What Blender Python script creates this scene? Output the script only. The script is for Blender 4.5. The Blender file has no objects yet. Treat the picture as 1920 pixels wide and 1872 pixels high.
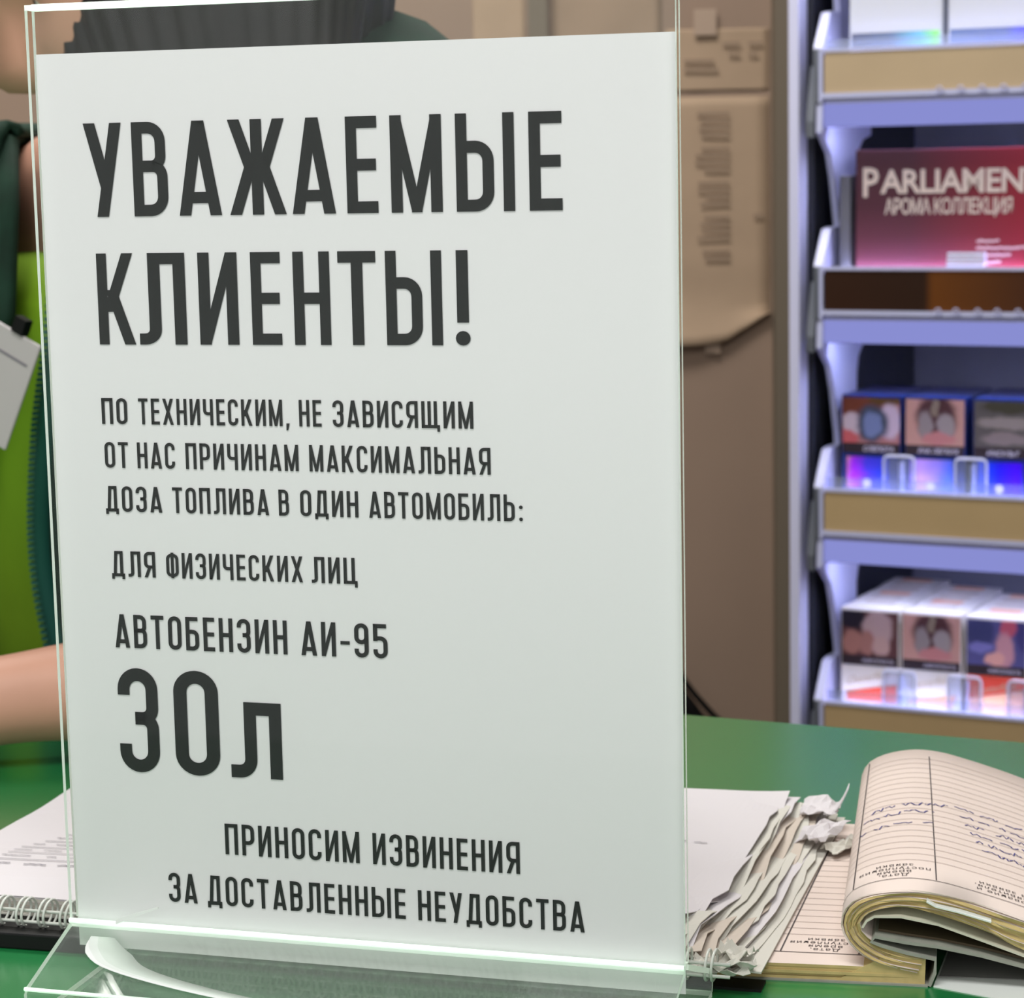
import bpy, math, random
from mathutils import Vector, Matrix, noise
random.seed(7)
SC = bpy.context.scene
COL = SC.collection
ZC = -0.012          # height of the counter top
FLOOR = -0.96
CEIL = 1.65

# ------------------------------------------------------------------ camera
cam_d = bpy.data.cameras.new('camera'); cam = bpy.data.objects.new('camera', cam_d); COL.objects.link(cam)
cam.matrix_world = Matrix(((0.96066796, -0.02087989, 0.27691352, 0.24946201),
                           (0.27695467, 0.14502753, -0.94987532, -0.67962976),
                           (-0.02032679, 0.98920728, 0.14510609, 0.2639157),
                           (0, 0, 0, 1)))
cam_d.sensor_fit = 'HORIZONTAL'; cam_d.sensor_width = 36.0
cam_d.lens = 36.0 * 4307.6 / 1920
cam_d.clip_start = 0.02
cam_d.dof.use_dof = True
cam_d.dof.focus_distance = 0.745
cam_d.dof.aperture_fstop = cam_d.lens / 2.9
SC.camera = cam

# ------------------------------------------------------------------ world, exposure, big lights
SC.view_settings.view_transform = 'Standard'
SC.view_settings.look = 'None'
SC.view_settings.exposure = 0.0
SC.view_settings.gamma = 1.0
SC.view_settings.use_curve_mapping = False
w = bpy.data.worlds.new('world'); SC.world = w; w.use_nodes = True
w.node_tree.nodes['Background'].inputs[0].default_value = (1.0, 1.0, 1.0, 1)
w.node_tree.nodes['Background'].inputs[1].default_value = 1.0

def area(name, loc, size, energy, color, target=None, sy=None):
    l = bpy.data.lights.new(name, 'AREA'); l.energy = energy; l.color = color
    l.shape = 'RECTANGLE'; l.size = size; l.size_y = sy or size
    o = bpy.data.objects.new(name, l); COL.objects.link(o); o.location = loc
    d = Vector(target or (loc[0], loc[1], loc[2]-1)) - Vector(loc)
    o.rotation_euler = d.to_track_quat('-Z', 'Y').to_euler()
    return o
area('ceiling_light_front', (0.1, -0.75, 1.60), 1.1, 22, (1.0, 1.0, 0.98), sy=0.5)
area('ceiling_light_back', (-0.5, 0.95, 1.60), 0.9, 26, (1.0, 0.97, 0.93), sy=0.5)

# ------------------------------------------------------------------ materials
def mat(name, col, rough=0.6, spec=0.5, metal=0.0, noise_amt=0.0, scale=40, bump=0.0, alpha=None, coat=0.0):
    m = bpy.data.materials.new(name); m.use_nodes = True
    nt = m.node_tree; b = nt.nodes['Principled BSDF']
    c = tuple(((x/255)/12.92 if x/255 <= .04045 else ((x/255+.055)/1.055)**2.4) for x in col)
    b.inputs['Base Color'].default_value = (*c, 1)
    b.inputs['Roughness'].default_value = rough
    b.inputs['Metallic'].default_value = metal
    b.inputs['Specular IOR Level'].default_value = spec
    b.inputs['Coat Weight'].default_value = coat; b.inputs['Coat Roughness'].default_value = .22
    if noise_amt or bump:
        tc = nt.nodes.new('ShaderNodeTexCoord'); n = nt.nodes.new('ShaderNodeTexNoise')
        n.inputs['Scale'].default_value = scale; n.inputs['Detail'].default_value = 4
        nt.links.new(tc.outputs['Object'], n.inputs['Vector'])
        if noise_amt:
            r = nt.nodes.new('ShaderNodeValToRGB')
            r.color_ramp.elements[0].position = 0.3; r.color_ramp.elements[1].position = 0.7
            r.color_ramp.elements[0].color = (*[x*(1-noise_amt) for x in c], 1)
            r.color_ramp.elements[1].color = (*[min(1, x*(1+noise_amt)) for x in c], 1)
            nt.links.new(n.outputs[0], r.inputs[0]); nt.links.new(r.outputs[0], b.inputs['Base Color'])
        if bump:
            bp = nt.nodes.new('ShaderNodeBump'); bp.inputs['Strength'].default_value = bump
            bp.inputs['Distance'].default_value = 0.002
            nt.links.new(n.outputs[0], bp.inputs['Height']); nt.links.new(bp.outputs[0], b.inputs['Normal'])
    return m

def lin(col):
    return tuple(((x/255)/12.92 if x/255 <= .04045 else ((x/255+.055)/1.055)**2.4) for x in col)

def clear_mat(name, tint=(0.97, 0.99, 0.97), haze=0.04, rough=0.02, edge=0.0, f0=0.04):
    """thin clear plastic: straight-through transparency, Schlick reflection, a little haze"""
    m = bpy.data.materials.new(name); m.use_nodes = True; nt = m.node_tree
    nt.nodes.clear(); N = nt.nodes.new; L = nt.links.new
    out = N('ShaderNodeOutputMaterial'); tr = N('ShaderNodeBsdfTransparent'); gl = N('ShaderNodeBsdfGlossy'); df = N('ShaderNodeBsdfDiffuse')
    tr.inputs[0].default_value = (*tint, 1); gl.inputs['Roughness'].default_value = rough
    df.inputs[0].default_value = (0.8, 0.86, 0.83, 1)
    g = N('ShaderNodeNewGeometry'); dt = N('ShaderNodeVectorMath'); dt.operation = 'DOT_PRODUCT'
    L(g.outputs['Normal'], dt.inputs[0]); L(g.outputs['Incoming'], dt.inputs[1])
    ab = N('ShaderNodeMath'); ab.operation = 'ABSOLUTE'; L(dt.outputs['Value'], ab.inputs[0])
    s = N('ShaderNodeMath'); s.operation = 'SUBTRACT'; s.inputs[0].default_value = 1; L(ab.outputs[0], s.inputs[1])
    p = N('ShaderNodeMath'); p.operation = 'POWER'; p.inputs[1].default_value = 5; L(s.outputs[0], p.inputs[0])
    ma = N('ShaderNodeMath'); ma.operation = 'MULTIPLY_ADD'; ma.inputs[1].default_value = 1-f0; ma.inputs[2].default_value = f0; L(p.outputs[0], ma.inputs[0])
    mx0 = N('ShaderNodeMixShader'); mx0.inputs[0].default_value = haze; L(tr.outputs[0], mx0.inputs[1]); L(df.outputs[0], mx0.inputs[2])
    mx = N('ShaderNodeMixShader'); L(ma.outputs[0], mx.inputs[0]); L(mx0.outputs[0], mx.inputs[1]); L(gl.outputs[0], mx.inputs[2])
    L(mx.outputs[0], out.inputs[0])
    return m

def emis(name, col, strength):
    m = bpy.data.materials.new(name); m.use_nodes = True; nt = m.node_tree; nt.nodes.clear()
    o = nt.nodes.new('ShaderNodeOutputMaterial'); e = nt.nodes.new('ShaderNodeEmission')
    e.inputs[0].default_value = (*col, 1); e.inputs[1].default_value = strength
    nt.links.new(e.outputs[0], o.inputs[0]); return m

def grad_mat(name, stops, axis=0, lo=0.0, hi=1.0, rough=0.35, wobble=0.0, scale=20, axis2=None):
    """colour gradient along one object axis"""
    m = bpy.data.materials.new(name); m.use_nodes = True; nt = m.node_tree; b = nt.nodes['Principled BSDF']
    b.inputs['Roughness'].default_value = rough
    N = nt.nodes.new; L = nt.links.new
    tc = N('ShaderNodeTexCoord'); sx = N('ShaderNodeSeparateXYZ'); L(tc.outputs['Object'], sx.inputs[0])
    mr = N('ShaderNodeMapRange'); mr.inputs['From Min'].default_value = lo; mr.inputs['From Max'].default_value = hi
    src = sx.outputs[axis]
    if axis2 is not None:
        a = N('ShaderNodeMath'); a.operation = 'ADD'; L(sx.outputs[axis], a.inputs[0]); L(sx.outputs[axis2], a.inputs[1]); src = a.outputs[0]
    if wobble:
        n = N('ShaderNodeTexNoise'); n.inputs['Scale'].default_value = scale; L(tc.outputs['Object'], n.inputs['Vector'])
        a = N('ShaderNodeMath'); a.operation = 'MULTIPLY_ADD'; a.inputs[1].default_value = wobble; L(n.outputs[0], a.inputs[0]); L(src, a.inputs[2]); src = a.outputs[0]
    L(src, mr.inputs['Value'])
    r = N('ShaderNodeValToRGB'); el = r.color_ramp.elements
    while len(el) > 1: el.remove(el[-1])
    el[0].position = stops[0][0]; el[0].color = (*lin(stops[0][1]), 1)
    for pz, c in stops[1:]:
        e = el.new(pz); e.color = (*lin(c), 1)
    L(mr.outputs[0], r.inputs[0]); L(r.outputs[0], b.inputs['Base Color'])
    return m

M = {}
M['counter'] = mat('green_laminate', (30, 126, 66), rough=0.22, spec=0.9, coat=0.5, noise_amt=0.05, scale=6)
M['counter_body'] = mat('counter_body', (92, 96, 92), rough=0.6)
M['paper'] = mat('notice_paper', (230, 228, 229), rough=0.75, spec=0.2)
M['ink'] = mat('black_ink', (24, 26, 25), rough=0.55, spec=0.3, noise_amt=0.15, scale=300)
M['acrylic'] = clear_mat('clear_acrylic', tint=(.995,1,.997), haze=0.006, f0=0.006)
M['acrylic_foot'] = clear_mat('clear_acrylic_foot', haze=0.05, rough=0.03, f0=0.03)
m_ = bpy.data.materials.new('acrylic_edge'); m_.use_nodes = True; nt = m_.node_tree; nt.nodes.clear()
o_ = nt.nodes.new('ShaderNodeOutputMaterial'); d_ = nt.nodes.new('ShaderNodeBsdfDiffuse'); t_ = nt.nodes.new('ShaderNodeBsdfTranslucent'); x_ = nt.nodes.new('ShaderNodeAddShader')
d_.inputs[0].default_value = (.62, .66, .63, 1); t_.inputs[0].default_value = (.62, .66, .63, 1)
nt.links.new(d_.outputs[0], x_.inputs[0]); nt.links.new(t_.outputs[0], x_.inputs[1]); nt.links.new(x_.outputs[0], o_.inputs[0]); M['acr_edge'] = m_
M['wall'] = mat('brown_wall', (162, 138, 120), rough=0.8, noise_amt=0.04, scale=4)
M['trim'] = mat('olive_trim', (126, 114, 98), rough=0.7)
M['kraft'] = mat('tan_paper', (186, 160, 134), rough=0.8, noise_amt=0.05, scale=12)
M['kraft2'] = mat('tan_paper_darker', (172, 147, 124), rough=0.8, noise_amt=0.06, scale=12)
M['faint'] = mat('faded_print', (160, 137, 116), rough=0.8)
M['tape'] = mat('masking_tape', (184, 160, 140), rough=0.6)
M['floor'] = mat('floor_tile', (120, 112, 104), rough=0.5, noise_amt=0.1, scale=8)
M['ceil'] = mat('ceiling_paint', (205, 205, 200), rough=0.9, noise_amt=0.02, scale=8)
M['sidewall'] = mat('side_wall_paint', (150, 140, 128), rough=0.9, noise_amt=0.03, scale=5)
M['black'] = mat('black_plastic', (10, 10, 11), rough=0.55, spec=0.3)
M['rack'] = mat('white_rack_plastic', (204, 206, 240), rough=0.35)  # lavender of the LED light is mixed into this base colour
M['bar'] = emis('light_bar', (0.27, 0.29, 0.69), 0.93)
M['post'] = mat('led_tinted_upright', (226, 226, 255), rough=0.3)  # LED's lavender tint on the upright, put into its colour
M['rack_dark'] = mat('dark_rack_steel', (34, 36, 44), rough=0.5)
M['rack_navy'] = mat('navy_rack_back', (112, 112, 124), rough=0.6, noise_amt=0.08, scale=20)
M['metal'] = mat('grey_steel', (120, 124, 134), rough=0.4, metal=0.4)
M['led_low'] = emis('led_low', (0.68, 0.70, 1.0), 30)
M['led'] = emis('led_strip', (0.62, 0.67, 1.0), 70)
M['pad_white'] = mat('pad_paper', (220, 215, 218), rough=0.8, spec=0.2, bump=0.06, scale=30)
M['pad_grey'] = mat('pad_paper_aged', (214, 211, 202), rough=0.85, spec=0.2, bump=0.1, scale=60)
M['pad_tan'] = mat('pad_paper_tan', (208, 196, 184), rough=0.85, spec=0.2)
M['wire'] = mat('white_wire', (222, 226, 218), rough=0.35)
M['grey_ink'] = mat('grey_print', (130, 126, 134), rough=0.7)
M['page'] = mat('ledger_page', (228, 212, 203), rough=0.8, spec=0.2, noise_amt=0.02, scale=20)
M['page_edge'] = mat('yellowed_page_edge', (196, 174, 118), rough=0.85, noise_amt=0.12, scale=120, bump=0.3)
M['rule'] = mat('ruling_ink', (172, 158, 152), rough=0.8)
M['rule_dark'] = mat('dark_ruling_ink', (78, 70, 70), rough=0.8)
M['blue_ink'] = mat('blue_pen_ink', (74, 74, 140), rough=0.6)
M['cover'] = mat('grey_cloth_cover', (150, 150, 140), rough=0.85, noise_amt=0.1, scale=150)
M['endpaper'] = mat('cover_endpaper', (206, 202, 184), rough=0.85)
M['darkboard'] = mat('dark_cover_board', (84, 70, 50), rough=0.7)
M['shade_grey'] = mat('ledger_shade_card', (128, 127, 124), rough=0.8)
M['white_sheet'] = mat('white_sheet', (230, 234, 230), rough=0.8)
M['skin'] = mat('skin', (214, 160, 136), rough=0.5, noise_amt=0.04, scale=30)
M['hair'] = mat('dark_brown_hair', (24, 18, 18), rough=0.5, noise_amt=0.3, scale=90)
M['jacket'] = mat('dark_green_fleece', (15, 50, 35), rough=0.9, noise_amt=0.25, scale=60, bump=0.3)
M['lime'] = mat('lime_shirt', (132, 176, 22), rough=0.8, noise_amt=0.08, scale=15)
M['zipper'] = mat('teal_zip_tape', (22, 84, 74), rough=0.6)
M['badge'] = mat('badge_card', (196, 190, 190), rough=0.5)
M['trousers'] = mat('black_trousers', (26, 27, 32), rough=0.9)
M['lips'] = mat('lips', (172, 96, 90), rough=0.5)
M['eyewhite'] = mat('eye_white', (230, 226, 220), rough=0.3)
M['iris'] = mat('iris', (50, 34, 24), rough=0.3)

# ------------------------------------------------------------------ helpers
def tag(o, label=None, cat=None, group=None, kind=None):
    if label: o['label'] = label
    if cat: o['category'] = cat
    if group: o['group'] = group
    if kind: o['kind'] = kind
    return o

def thing(name, label, cat, loc=(0, 0, 0), rz=0.0, group=None, parent=None):
    o = bpy.data.objects.new(name, None); COL.objects.link(o); o.empty_display_size = 0.02
    o.location = loc; o.rotation_euler = (0, 0, rz)
    return tag(o, label, cat, group)

def obj(name, geo, m, parent=None, smooth=False, mi=None, loc=None):
    v, f = geo[0], geo[1]
    me = bpy.data.meshes.new(name); me.from_pydata([tuple(p) for p in v], [], [tuple(q) for q in f])
    ms = m if isinstance(m, (list, tuple)) else [m]
    for x in ms: me.materials.append(x)
    if mi is not None: me.polygons.foreach_set('material_index', mi)
    if smooth: me.polygons.foreach_set('use_smooth', [True]*len(me.polygons))
    me.update(); me.validate()
    o = bpy.data.objects.new(name, me); COL.objects.link(o)
    if parent is not None: o.parent = parent
    if loc: o.location = loc
    return o

def local(parent, geo):
    """world-space geometry -> the parent's own space"""
    mw = Matrix.Translation(parent.location) @ parent.rotation_euler.to_matrix().to_4x4()
    inv = mw.inverted()
    return ([inv @ Vector(p) for p in geo[0]], geo[1])

def join(*gs):
    v, f = [], []
    for g in gs:
        n = len(v); v += list(g[0]); f += [tuple(i+n for i in q) for q in g[1]]
    return v, f

def box(x0, y0, z0, x1, y1, z1):
    v = [(x0,y0,z0),(x1,y0,z0),(x1,y1,z0),(x0,y1,z0),(x0,y0,z1),(x1,y0,z1),(x1,y1,z1),(x0,y1,z1)]
    return v, [(0,3,2,1),(4,5,6,7),(0,1,5,4),(1,2,6,5),(2,3,7,6),(3,0,4,7)]

def bevel(o, w=0.001, seg=2):
    md = o.modifiers.new('bevel', 'BEVEL'); md.width = w; md.segments = seg; md.limit_method = 'ANGLE'
    return o

def prism(pts, a0, a1, axis='x'):
    """extrude a closed 2D outline. axis x: pts are (y,z); y: pts are (x,z); z: pts are (x,y)"""
    def mk(p, a):
        return {'x': (a, p[0], p[1]), 'y': (p[0], a, p[1]), 'z': (p[0], p[1], a)}[axis]
    n = len(pts)
    v = [mk(p, a0) for p in pts] + [mk(p, a1) for p in pts]
    f = [tuple(range(n))[::-1], tuple(range(n, 2*n))] + [(i, (i+1) % n, (i+1) % n+n, i+n) for i in range(n)]
    return v, f

def ribbon(pts, th, a0, a1, axis='y'):
    """a sheet of thickness th following the open 2D path pts, extruded along axis"""
    L, Rr = [], []
    for i, p in enumerate(pts):
        a = pts[max(0, i-1)]; b = pts[min(len(pts)-1, i+1)]
        d = Vector((b[0]-a[0], b[1]-a[1])).normalized(); n = Vector((-d.y, d.x))*th/2
        L.append((p[0]+n.x, p[1]+n.y)); Rr.append((p[0]-n.x, p[1]-n.y))
    n = len(pts)
    v = []
    for a in (a0, a1):
        for p in L+Rr:
            v.append((p[0], a, p[1]) if axis == 'y' else (a, p[0], p[1]))
    f = []
    m = 2*n
    for i in range(n-1):
        f += [(i, i+1, i+1+m, i+m), (n+i+1, n+i, n+i+m, n+i+1+m), (i, n+i, n+i+1, i+1), (m+i, m+i+1, m+n+i+1, m+n+i)]
    f += [(0, m, m+n, n), (n-1, 2*n-1, m+2*n-1, m+n-1)]
    return v, f

def tube(pts, r, seg=8, closed=False):
    pts = [Vector(p) for p in pts]; n = len(pts); v, f = [], []
    rs = r if isinstance(r, (list, tuple)) else [r]*n
    up = Vector((0, 0, 1)); prev = None
    for i, p in enumerate(pts):
        a = pts[(i-1) % n] if closed or i else p; b = pts[(i+1) % n] if closed or i < n-1 else p
        d = (b-a).normalized()
        if prev is None:
            x = d.cross(up)
            if x.length < 1e-3: x = d.cross(Vector((1, 0, 0)))
        else:
            x = prev - d*prev.dot(d)
        x.normalize(); prev = x; y = d.cross(x)
        for k in range(seg):
            t = 2*math.pi*k/seg; v.append(p + (x*math.cos(t)+y*math.sin(t))*rs[i])
    m = n if closed else n-1
    for i in range(m):
        for k in range(seg):
            a = i*seg+k; b = i*seg+(k+1) % seg; c = ((i+1) % n)*seg+(k+1) % seg; d = ((i+1) % n)*seg+k
            f.append((a, b, c, d))
    if not closed:
        f.append(tuple(range(seg))[::-1]); f.append(tuple(range((n-1)*seg, n*seg)))
    return v, f

def loft(rings, cap0=True, cap1=True, close=True):
    v = [Vector(p) for r in rings for p in r]; n = len(rings[0]); f = []
    for i in range(len(rings)-1):
        for k in range(n if close else n-1):
            f.append((i*n+k, i*n+(k+1) % n, (i+1)*n+(k+1) % n, (i+1)*n+k))
    if cap0: f.append(tuple(range(n))[::-1])
    if cap1: f.append(tuple(range((len(rings)-1)*n, len(rings)*n)))
    return v, f

def catmull(pts, k=6):
    P = [Vector(p) for p in pts]; P = [2*P[0]-P[1]] + P + [2*P[-1]-P[-2]]; out = []
    for i in range(1, len(P)-2):
        for j in range(k):
            t = j/k; a, b, c, d = P[i-1], P[i], P[i+1], P[i+2]
            out.append(0.5*((2*b)+(c-a)*t+(2*a-5*b+4*c-d)*t*t+(3*b-a-3*c+d)*t**3))
    out.append(P[-2]); return out

def resample(pts, n):
    P = [Vector(p) for p in pts]; L = [0]
    for a, b in zip(P, P[1:]): L.append(L[-1]+(b-a).length)
    out = []; j = 0
    for i in range(n):
        s = L[-1]*i/(n-1)
        while j < len(P)-2 and L[j+1] < s: j += 1
        t = (s-L[j])/max(1e-9, L[j+1]-L[j]); out.append(P[j].lerp(P[j+1], min(1, t)))
    return out, L[-1]

# ------------------------------------------------------------------ condensed block lettering
T = 0.122; H2 = T/2
def gR(x0, y0, x1, y1): return [[(x0, y0), (x1, y0), (x1, y1), (x0, y1)]]
def gD(xb, xt, y0=0.0, y1=1.0, w=None):
    w = w or T*1.02
    return [[(xb, y0), (xb+w, y0), (xt+w, y1), (xt, y1)]]
def gP(pts, closed=False, t=None):
    """thick path with rounded corners, points (x, y[, radius])"""
    t = t or T; h = t/2; P = []; n = len(pts)
    for i, p in enumerate(pts):
        r = p[2] if len(p) > 2 else 0
        c = Vector(p[:2])
        if r and (closed or 0 < i < n-1):
            a = (Vector(pts[i-1][:2])-c).normalized(); b = (Vector(pts[(i+1) % n][:2])-c).normalized()
            ctr = c+(a+b)*r
            for k in range(8):
                th = math.pi/2*k/7; P.append(ctr - b*r*math.cos(th) - a*r*math.sin(th))
        else: P.append(c)
    out = []; m = len(P); sides = []
    for i in range(m):
        a = P[(i-1) % m] if closed or i else P[i]; b = P[(i+1) % m] if closed or i < m-1 else P[i]
        d1 = (P[i]-a).normalized() if (P[i]-a).length else (b-P[i]).normalized()
        d2 = (b-P[i]).normalized() if (b-P[i]).length else d1
        d = (d1+d2).normalized(); nn = Vector((-d.y, d.x)); k = h/max(0.5, nn.dot(Vector((-d1.y, d1.x))))
        sides.append((P[i]+nn*k, P[i]-nn*k))
    for i in range(m if closed else m-1):
        A, B = sides[i], sides[(i+1) % m]
        out.append([tuple(A[1]), tuple(B[1]), tuple(B[0]), tuple(A[0])])
    return out
def gDot(x, y, r): return [[(x+r*math.cos(a*math.pi/8), y+r*math.sin(a*math.pi/8)) for a in range(16)]]
h = H2; W0 = 0.41; r0 = W0/2-h
def mirror(polys, W): return [[(W-x, y) for x, y in p][::-1] for p in polys]
GL = {}
GL['О'] = GL['0'] = (W0, gP([(h,h,r0),(W0-h,h,r0),(W0-h,1-h,r0),(h,1-h,r0)], True))
GL['С'] = (W0, gP([(W0-h,.72),(W0-h,1-h,r0),(h,1-h,r0),(h,h,r0),(W0-h,h,r0),(W0-h,.28)]))
GL['З'] = GL['3'] = (W0, gP([(h,.74),(h,1-h,r0),(W0-h,1-h,r0),(W0-h,.52,.1),(.17,.52)]) + gP([(.17,.52),(W0-h,.52,.1),(W0-h,h,r0),(h,h,r0),(h,.27)]))
GL['В'] = (W0, gR(0,0,T,1)+gP([(0.02,1-h),(W0-h-.015,1-h,.145),(W0-h-.015,.53,.11),(0.02,.53)])+gP([(0.02,.53),(W0-h,.53,.11),(W0-h,h,.145),(0.02,h)]))
GL['Р'] = (W0, gR(0,0,T,1)+gP([(0.02,1-h),(W0-h,1-h,.14),(W0-h,.41,.14),(0.02,.41)]))
GL['Ь'] = (W0, gR(0,0,T,1)+gP([(0.02,.66),(W0-h,.66,.14),(W0-h,h,.14),(0.02,h)]))
GL['Ы'] = (.635, GL['Ь'][1]+gR(.51,0,.51+T,1))
GL['Б'] = (W0, gR(0,0,T,1)+gR(0,1-T,W0-.03,1)+gP([(0.02,.56),(W0-h,.56,.14),(W0-h,h,.14),(0.02,h)]))
GL['Я'] = (.43, gR(.43-T,0,.43,1)+mirror(gP([(0.02,1-h),(.43-h,1-h,.14),(.43-h,.41,.14),(0.02,.41)]), .43)+gD(0.0,.16,0,.42))
GL['А'] = (.46, gD(0,.165)+gD(.46-T*1.02,.165-.005+.005)+gR(.09,.13,.37,.25))
GL['А'] = (.46, gD(0,.165)+gD(.46-T*1.02,.46-.165-T*1.02)+gR(.09,.13,.37,.25))
GL['Е'] = (.35, gR(0,0,T,1)+gR(0,0,.35,T)+gR(0,.44,.335,.44+T)+gR(0,1-T,.35,1))
GL['Ж'] = (.60, gR(.24,0,.36,1)+gD(.17,0,.48,1)+gD(0,.17,0,.52)+mirror(gD(.17,0,.48,1)+gD(0,.17,0,.52),.60)+gR(.18,.38,.42,.62))
GL['И'] = (.42, gR(0,0,T,1)+gR(.42-T,0,.42,1)+gD(.012,.42-T+.0,0,1,.105))
GL['Н'] = (.42, gR(0,0,T,1)+gR(.42-T,0,.42,1)+gR(0,.44,.42,.44+T))
GL['П'] = (.43, gR(0,0,T,1)+gR(.43-T,0,.43,1)+gR(0,1-T,.43,1))
GL['Т'] = (.40, gR(.14,0,.14+T,1)+gR(0,1-T,.40,1))
GL['М'] = (.545, gR(0,0,T,1)+gR(.545-T,0,.545,1)+gD(.545/2-.052,0.0,0,1,.11)+gD(.545/2-.058,.545-.11,0,1,.11))
GL['К'] = (.45, gR(0,0,T,1)+gD(.06,.31,.36,1,.135)+gD(.315,.10,0,.60,.135))
GL['Л'] = (.48, gR(.48-T,0,.48,1)+gR(.165-h,1-T,.48,1)+gP([(0,h),(.165,h,.105),(.165,1)]))
GL['Д'] = (.50, gR(0,0,.50,T)+gR(0,-.10,.105,T)+gR(.395,-.10,.50,T)+gD(.06,.12,0,1,.12)+gR(.32,0,.32+T,1)+gR(.12,1-T,.44,1))
GL['Х'] = (.45, gD(0,.45-T*1.05,0,1,T*1.05)+gD(.45-T*1.05,0,0,1,T*1.05))
GL['Ч'] = (.41, gR(.41-T,0,.41,1)+gP([(h,1),(h,.44,.13),(.38,.44)]))
GL['Щ'] = (.68, gR(0,0,T,1)+gR(.23,0,.23+T,1)+gR(.46,0,.46+T,1)+gR(0,0,.68,T)+gR(.58,-.13,.68,T))
GL['Ц'] = (.50, gR(0,0,T,1)+gR(.29,0,.29+T,1)+gR(0,0,.50,T)+gR(.40,-.13,.50,T))
GL['У'] = (.41, gD(.115,.41-T*1.02)+gD(.169,0,.30,1.0))
GL['Ф'] = (.50, gR(.19,0,.31,1.0)+gP([(h,.11,.15),(.50-h,.11,.15),(.50-h,.89,.15),(h,.89,.15)],True))
GL['9'] = (.41, gP([(h,.45,r0),(W0-h,.45,r0),(W0-h,1-h,r0),(h,1-h,r0)],True)+gP([(W0-h,.62),(W0-h,h,r0),(h,h,r0),(h,.26)]))
GL['5'] = (.41, gR(0,1-T,.38,1)+gR(0,.50,T,1)+gP([(.02,.58),(W0-h,.58,.14),(W0-h,h,r0),(h,h,r0),(h,.26)]))
GL['-'] = (.27, gR(0,.36,.27,.36+T*.85))
GL[','] = (.15, [[(0.02,-.16),(.09,-.14),(.15,.11),(.02,.11)]])
GL[':'] = (.14, gDot(.07,.07,.07)+gDot(.07,.52,.07))
GL['!'] = (.15, gR(.012,.24,.012+T,1)+gDot(.07,.075,.077))
GL['л'] = (.72, gR(.72-.17,0,.72,1)+gR(.20,1-.17,.72,1)+gP([(0,.085),(.285,.085,.16),(.285,1)],False,.17))

def glyph_geo(items, fn, z=0.0):
    """items: (char, x0, x1, y0, height) in plane units, fn maps (u, v) to a point"""
    v, f = [], []
    for ch, x0, x1, y0, hh in items:
        W, polys = GL[ch]
        for p in polys:
            n = len(v)
            for (a, b) in p: v.append(fn(x0+(x1-x0)*a/W, y0+hh*b))
            f.append(tuple(range(n, n+len(p))))
    return v, f

def run(word, x0, x1, y0, hh, gap=0.135):
    """lay a word between x0 and x1 with natural letter proportions"""
    ws = [GL[c][0] for c in word]; tot = sum(ws)+gap*(len(word)-1); k = (x1-x0)/tot; x = x0; out = []
    for c, wd in zip(word, ws):
        out.append((c, x, x+wd*k, y0, hh)); x += (wd+gap)*k
    return out

def font_geo(text, size, fn, align='LEFT', spacing=1.0, bold=0.0, xs=1.0):
    cu = bpy.data.curves.new('t', 'FONT'); cu.body = text; cu.size = size; cu.align_x = align
    cu.space_character = spacing; cu.offset = bold; cu.resolution_u = 2
    o = bpy.data.objects.new('t', cu); COL.objects.link(o)
    dg = bpy.context.evaluated_depsgraph_get(); dg.update()
    me = bpy.data.meshes.new_from_object(o.evaluated_get(dg))
    v = [fn(p.co.x*xs, p.co.y) for p in me.vertices]; f = [tuple(p.vertices) for p in me.polygons]
    bpy.data.objects.remove(o); bpy.data.curves.remove(cu); bpy.data.meshes.remove(me)
    return v, f

def stroke_geo(lines, wd, fn, step=0.003):
    """thin ink lines on a mapped surface"""
    v, f = [], []
    for pts in lines:
        P = []
        for a, b in zip(pts, pts[1:]):
            n = max(1, int(math.hypot(b[0]-a[0], b[1]-a[1])/step))
            P += [(a[0]+(b[0]-a[0])*i/n, a[1]+(b[1]-a[1])*i/n) for i in range(n)]
        P.append(pts[-1]); n0 = len(v)
        for i, p in enumerate(P):
            a = P[max(0, i-1)]; b = P[min(len(P)-1, i+1)]
            d = Vector((b[0]-a[0], b[1]-a[1])); d = d.normalized() if d.length else Vector((1, 0))
            v.append(fn(p[0]-d.y*wd/2, p[1]+d.x*wd/2)); v.append(fn(p[0]+d.y*wd/2, p[1]-d.x*wd/2))
        for i in range(len(P)-1):
            k = n0+2*i; f.append((k, k+1, k+3, k+2))
    return v, f

def scribble(x0, x1, y, amp, rng):
    pts = []; x = x0
    while x < x1:
        pts.append((x, y+rng.uniform(-amp, amp))); x += rng.uniform(.0006, .0016)
    return pts if len(pts) > 1 else [(x0, y), (x1, y)]

# ================================================================== THE SETTING
def struct(name, geo, m, **k):
    o = obj(name, geo, m, **k); o['kind'] = 'structure'; return o
struct('floor', box(-2.4, -1.8, FLOOR-.05, 2.4, 3.2, FLOOR), M['floor'])
struct('ceiling', box(-2.4, -1.8, CEIL, 2.4, 3.2, CEIL+.05), M['ceil'])
struct('wall_left', box(-2.4, -1.8, FLOOR, -2.35, 3.2, CEIL), M['sidewall'])
struct('wall_right', box(2.35, -1.8, FLOOR, 2.4, 3.2, CEIL), M['sidewall'])
PW = 0.284
WP = (-0.512, 1.9325, 0.0)
wb = struct('wall_back', box(-1.95, 0.0, FLOOR, 2.95, 0.06, CEIL), M['wall']); wb.location = WP; wb.rotation_euler = (0, 0, PW)
tr = struct('trim_1', box(0.3125, -0.035, FLOOR, 0.375, -0.0005, CEIL), M['trim']); tr.location = WP; tr.rotation_euler = (0, 0, PW)
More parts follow.
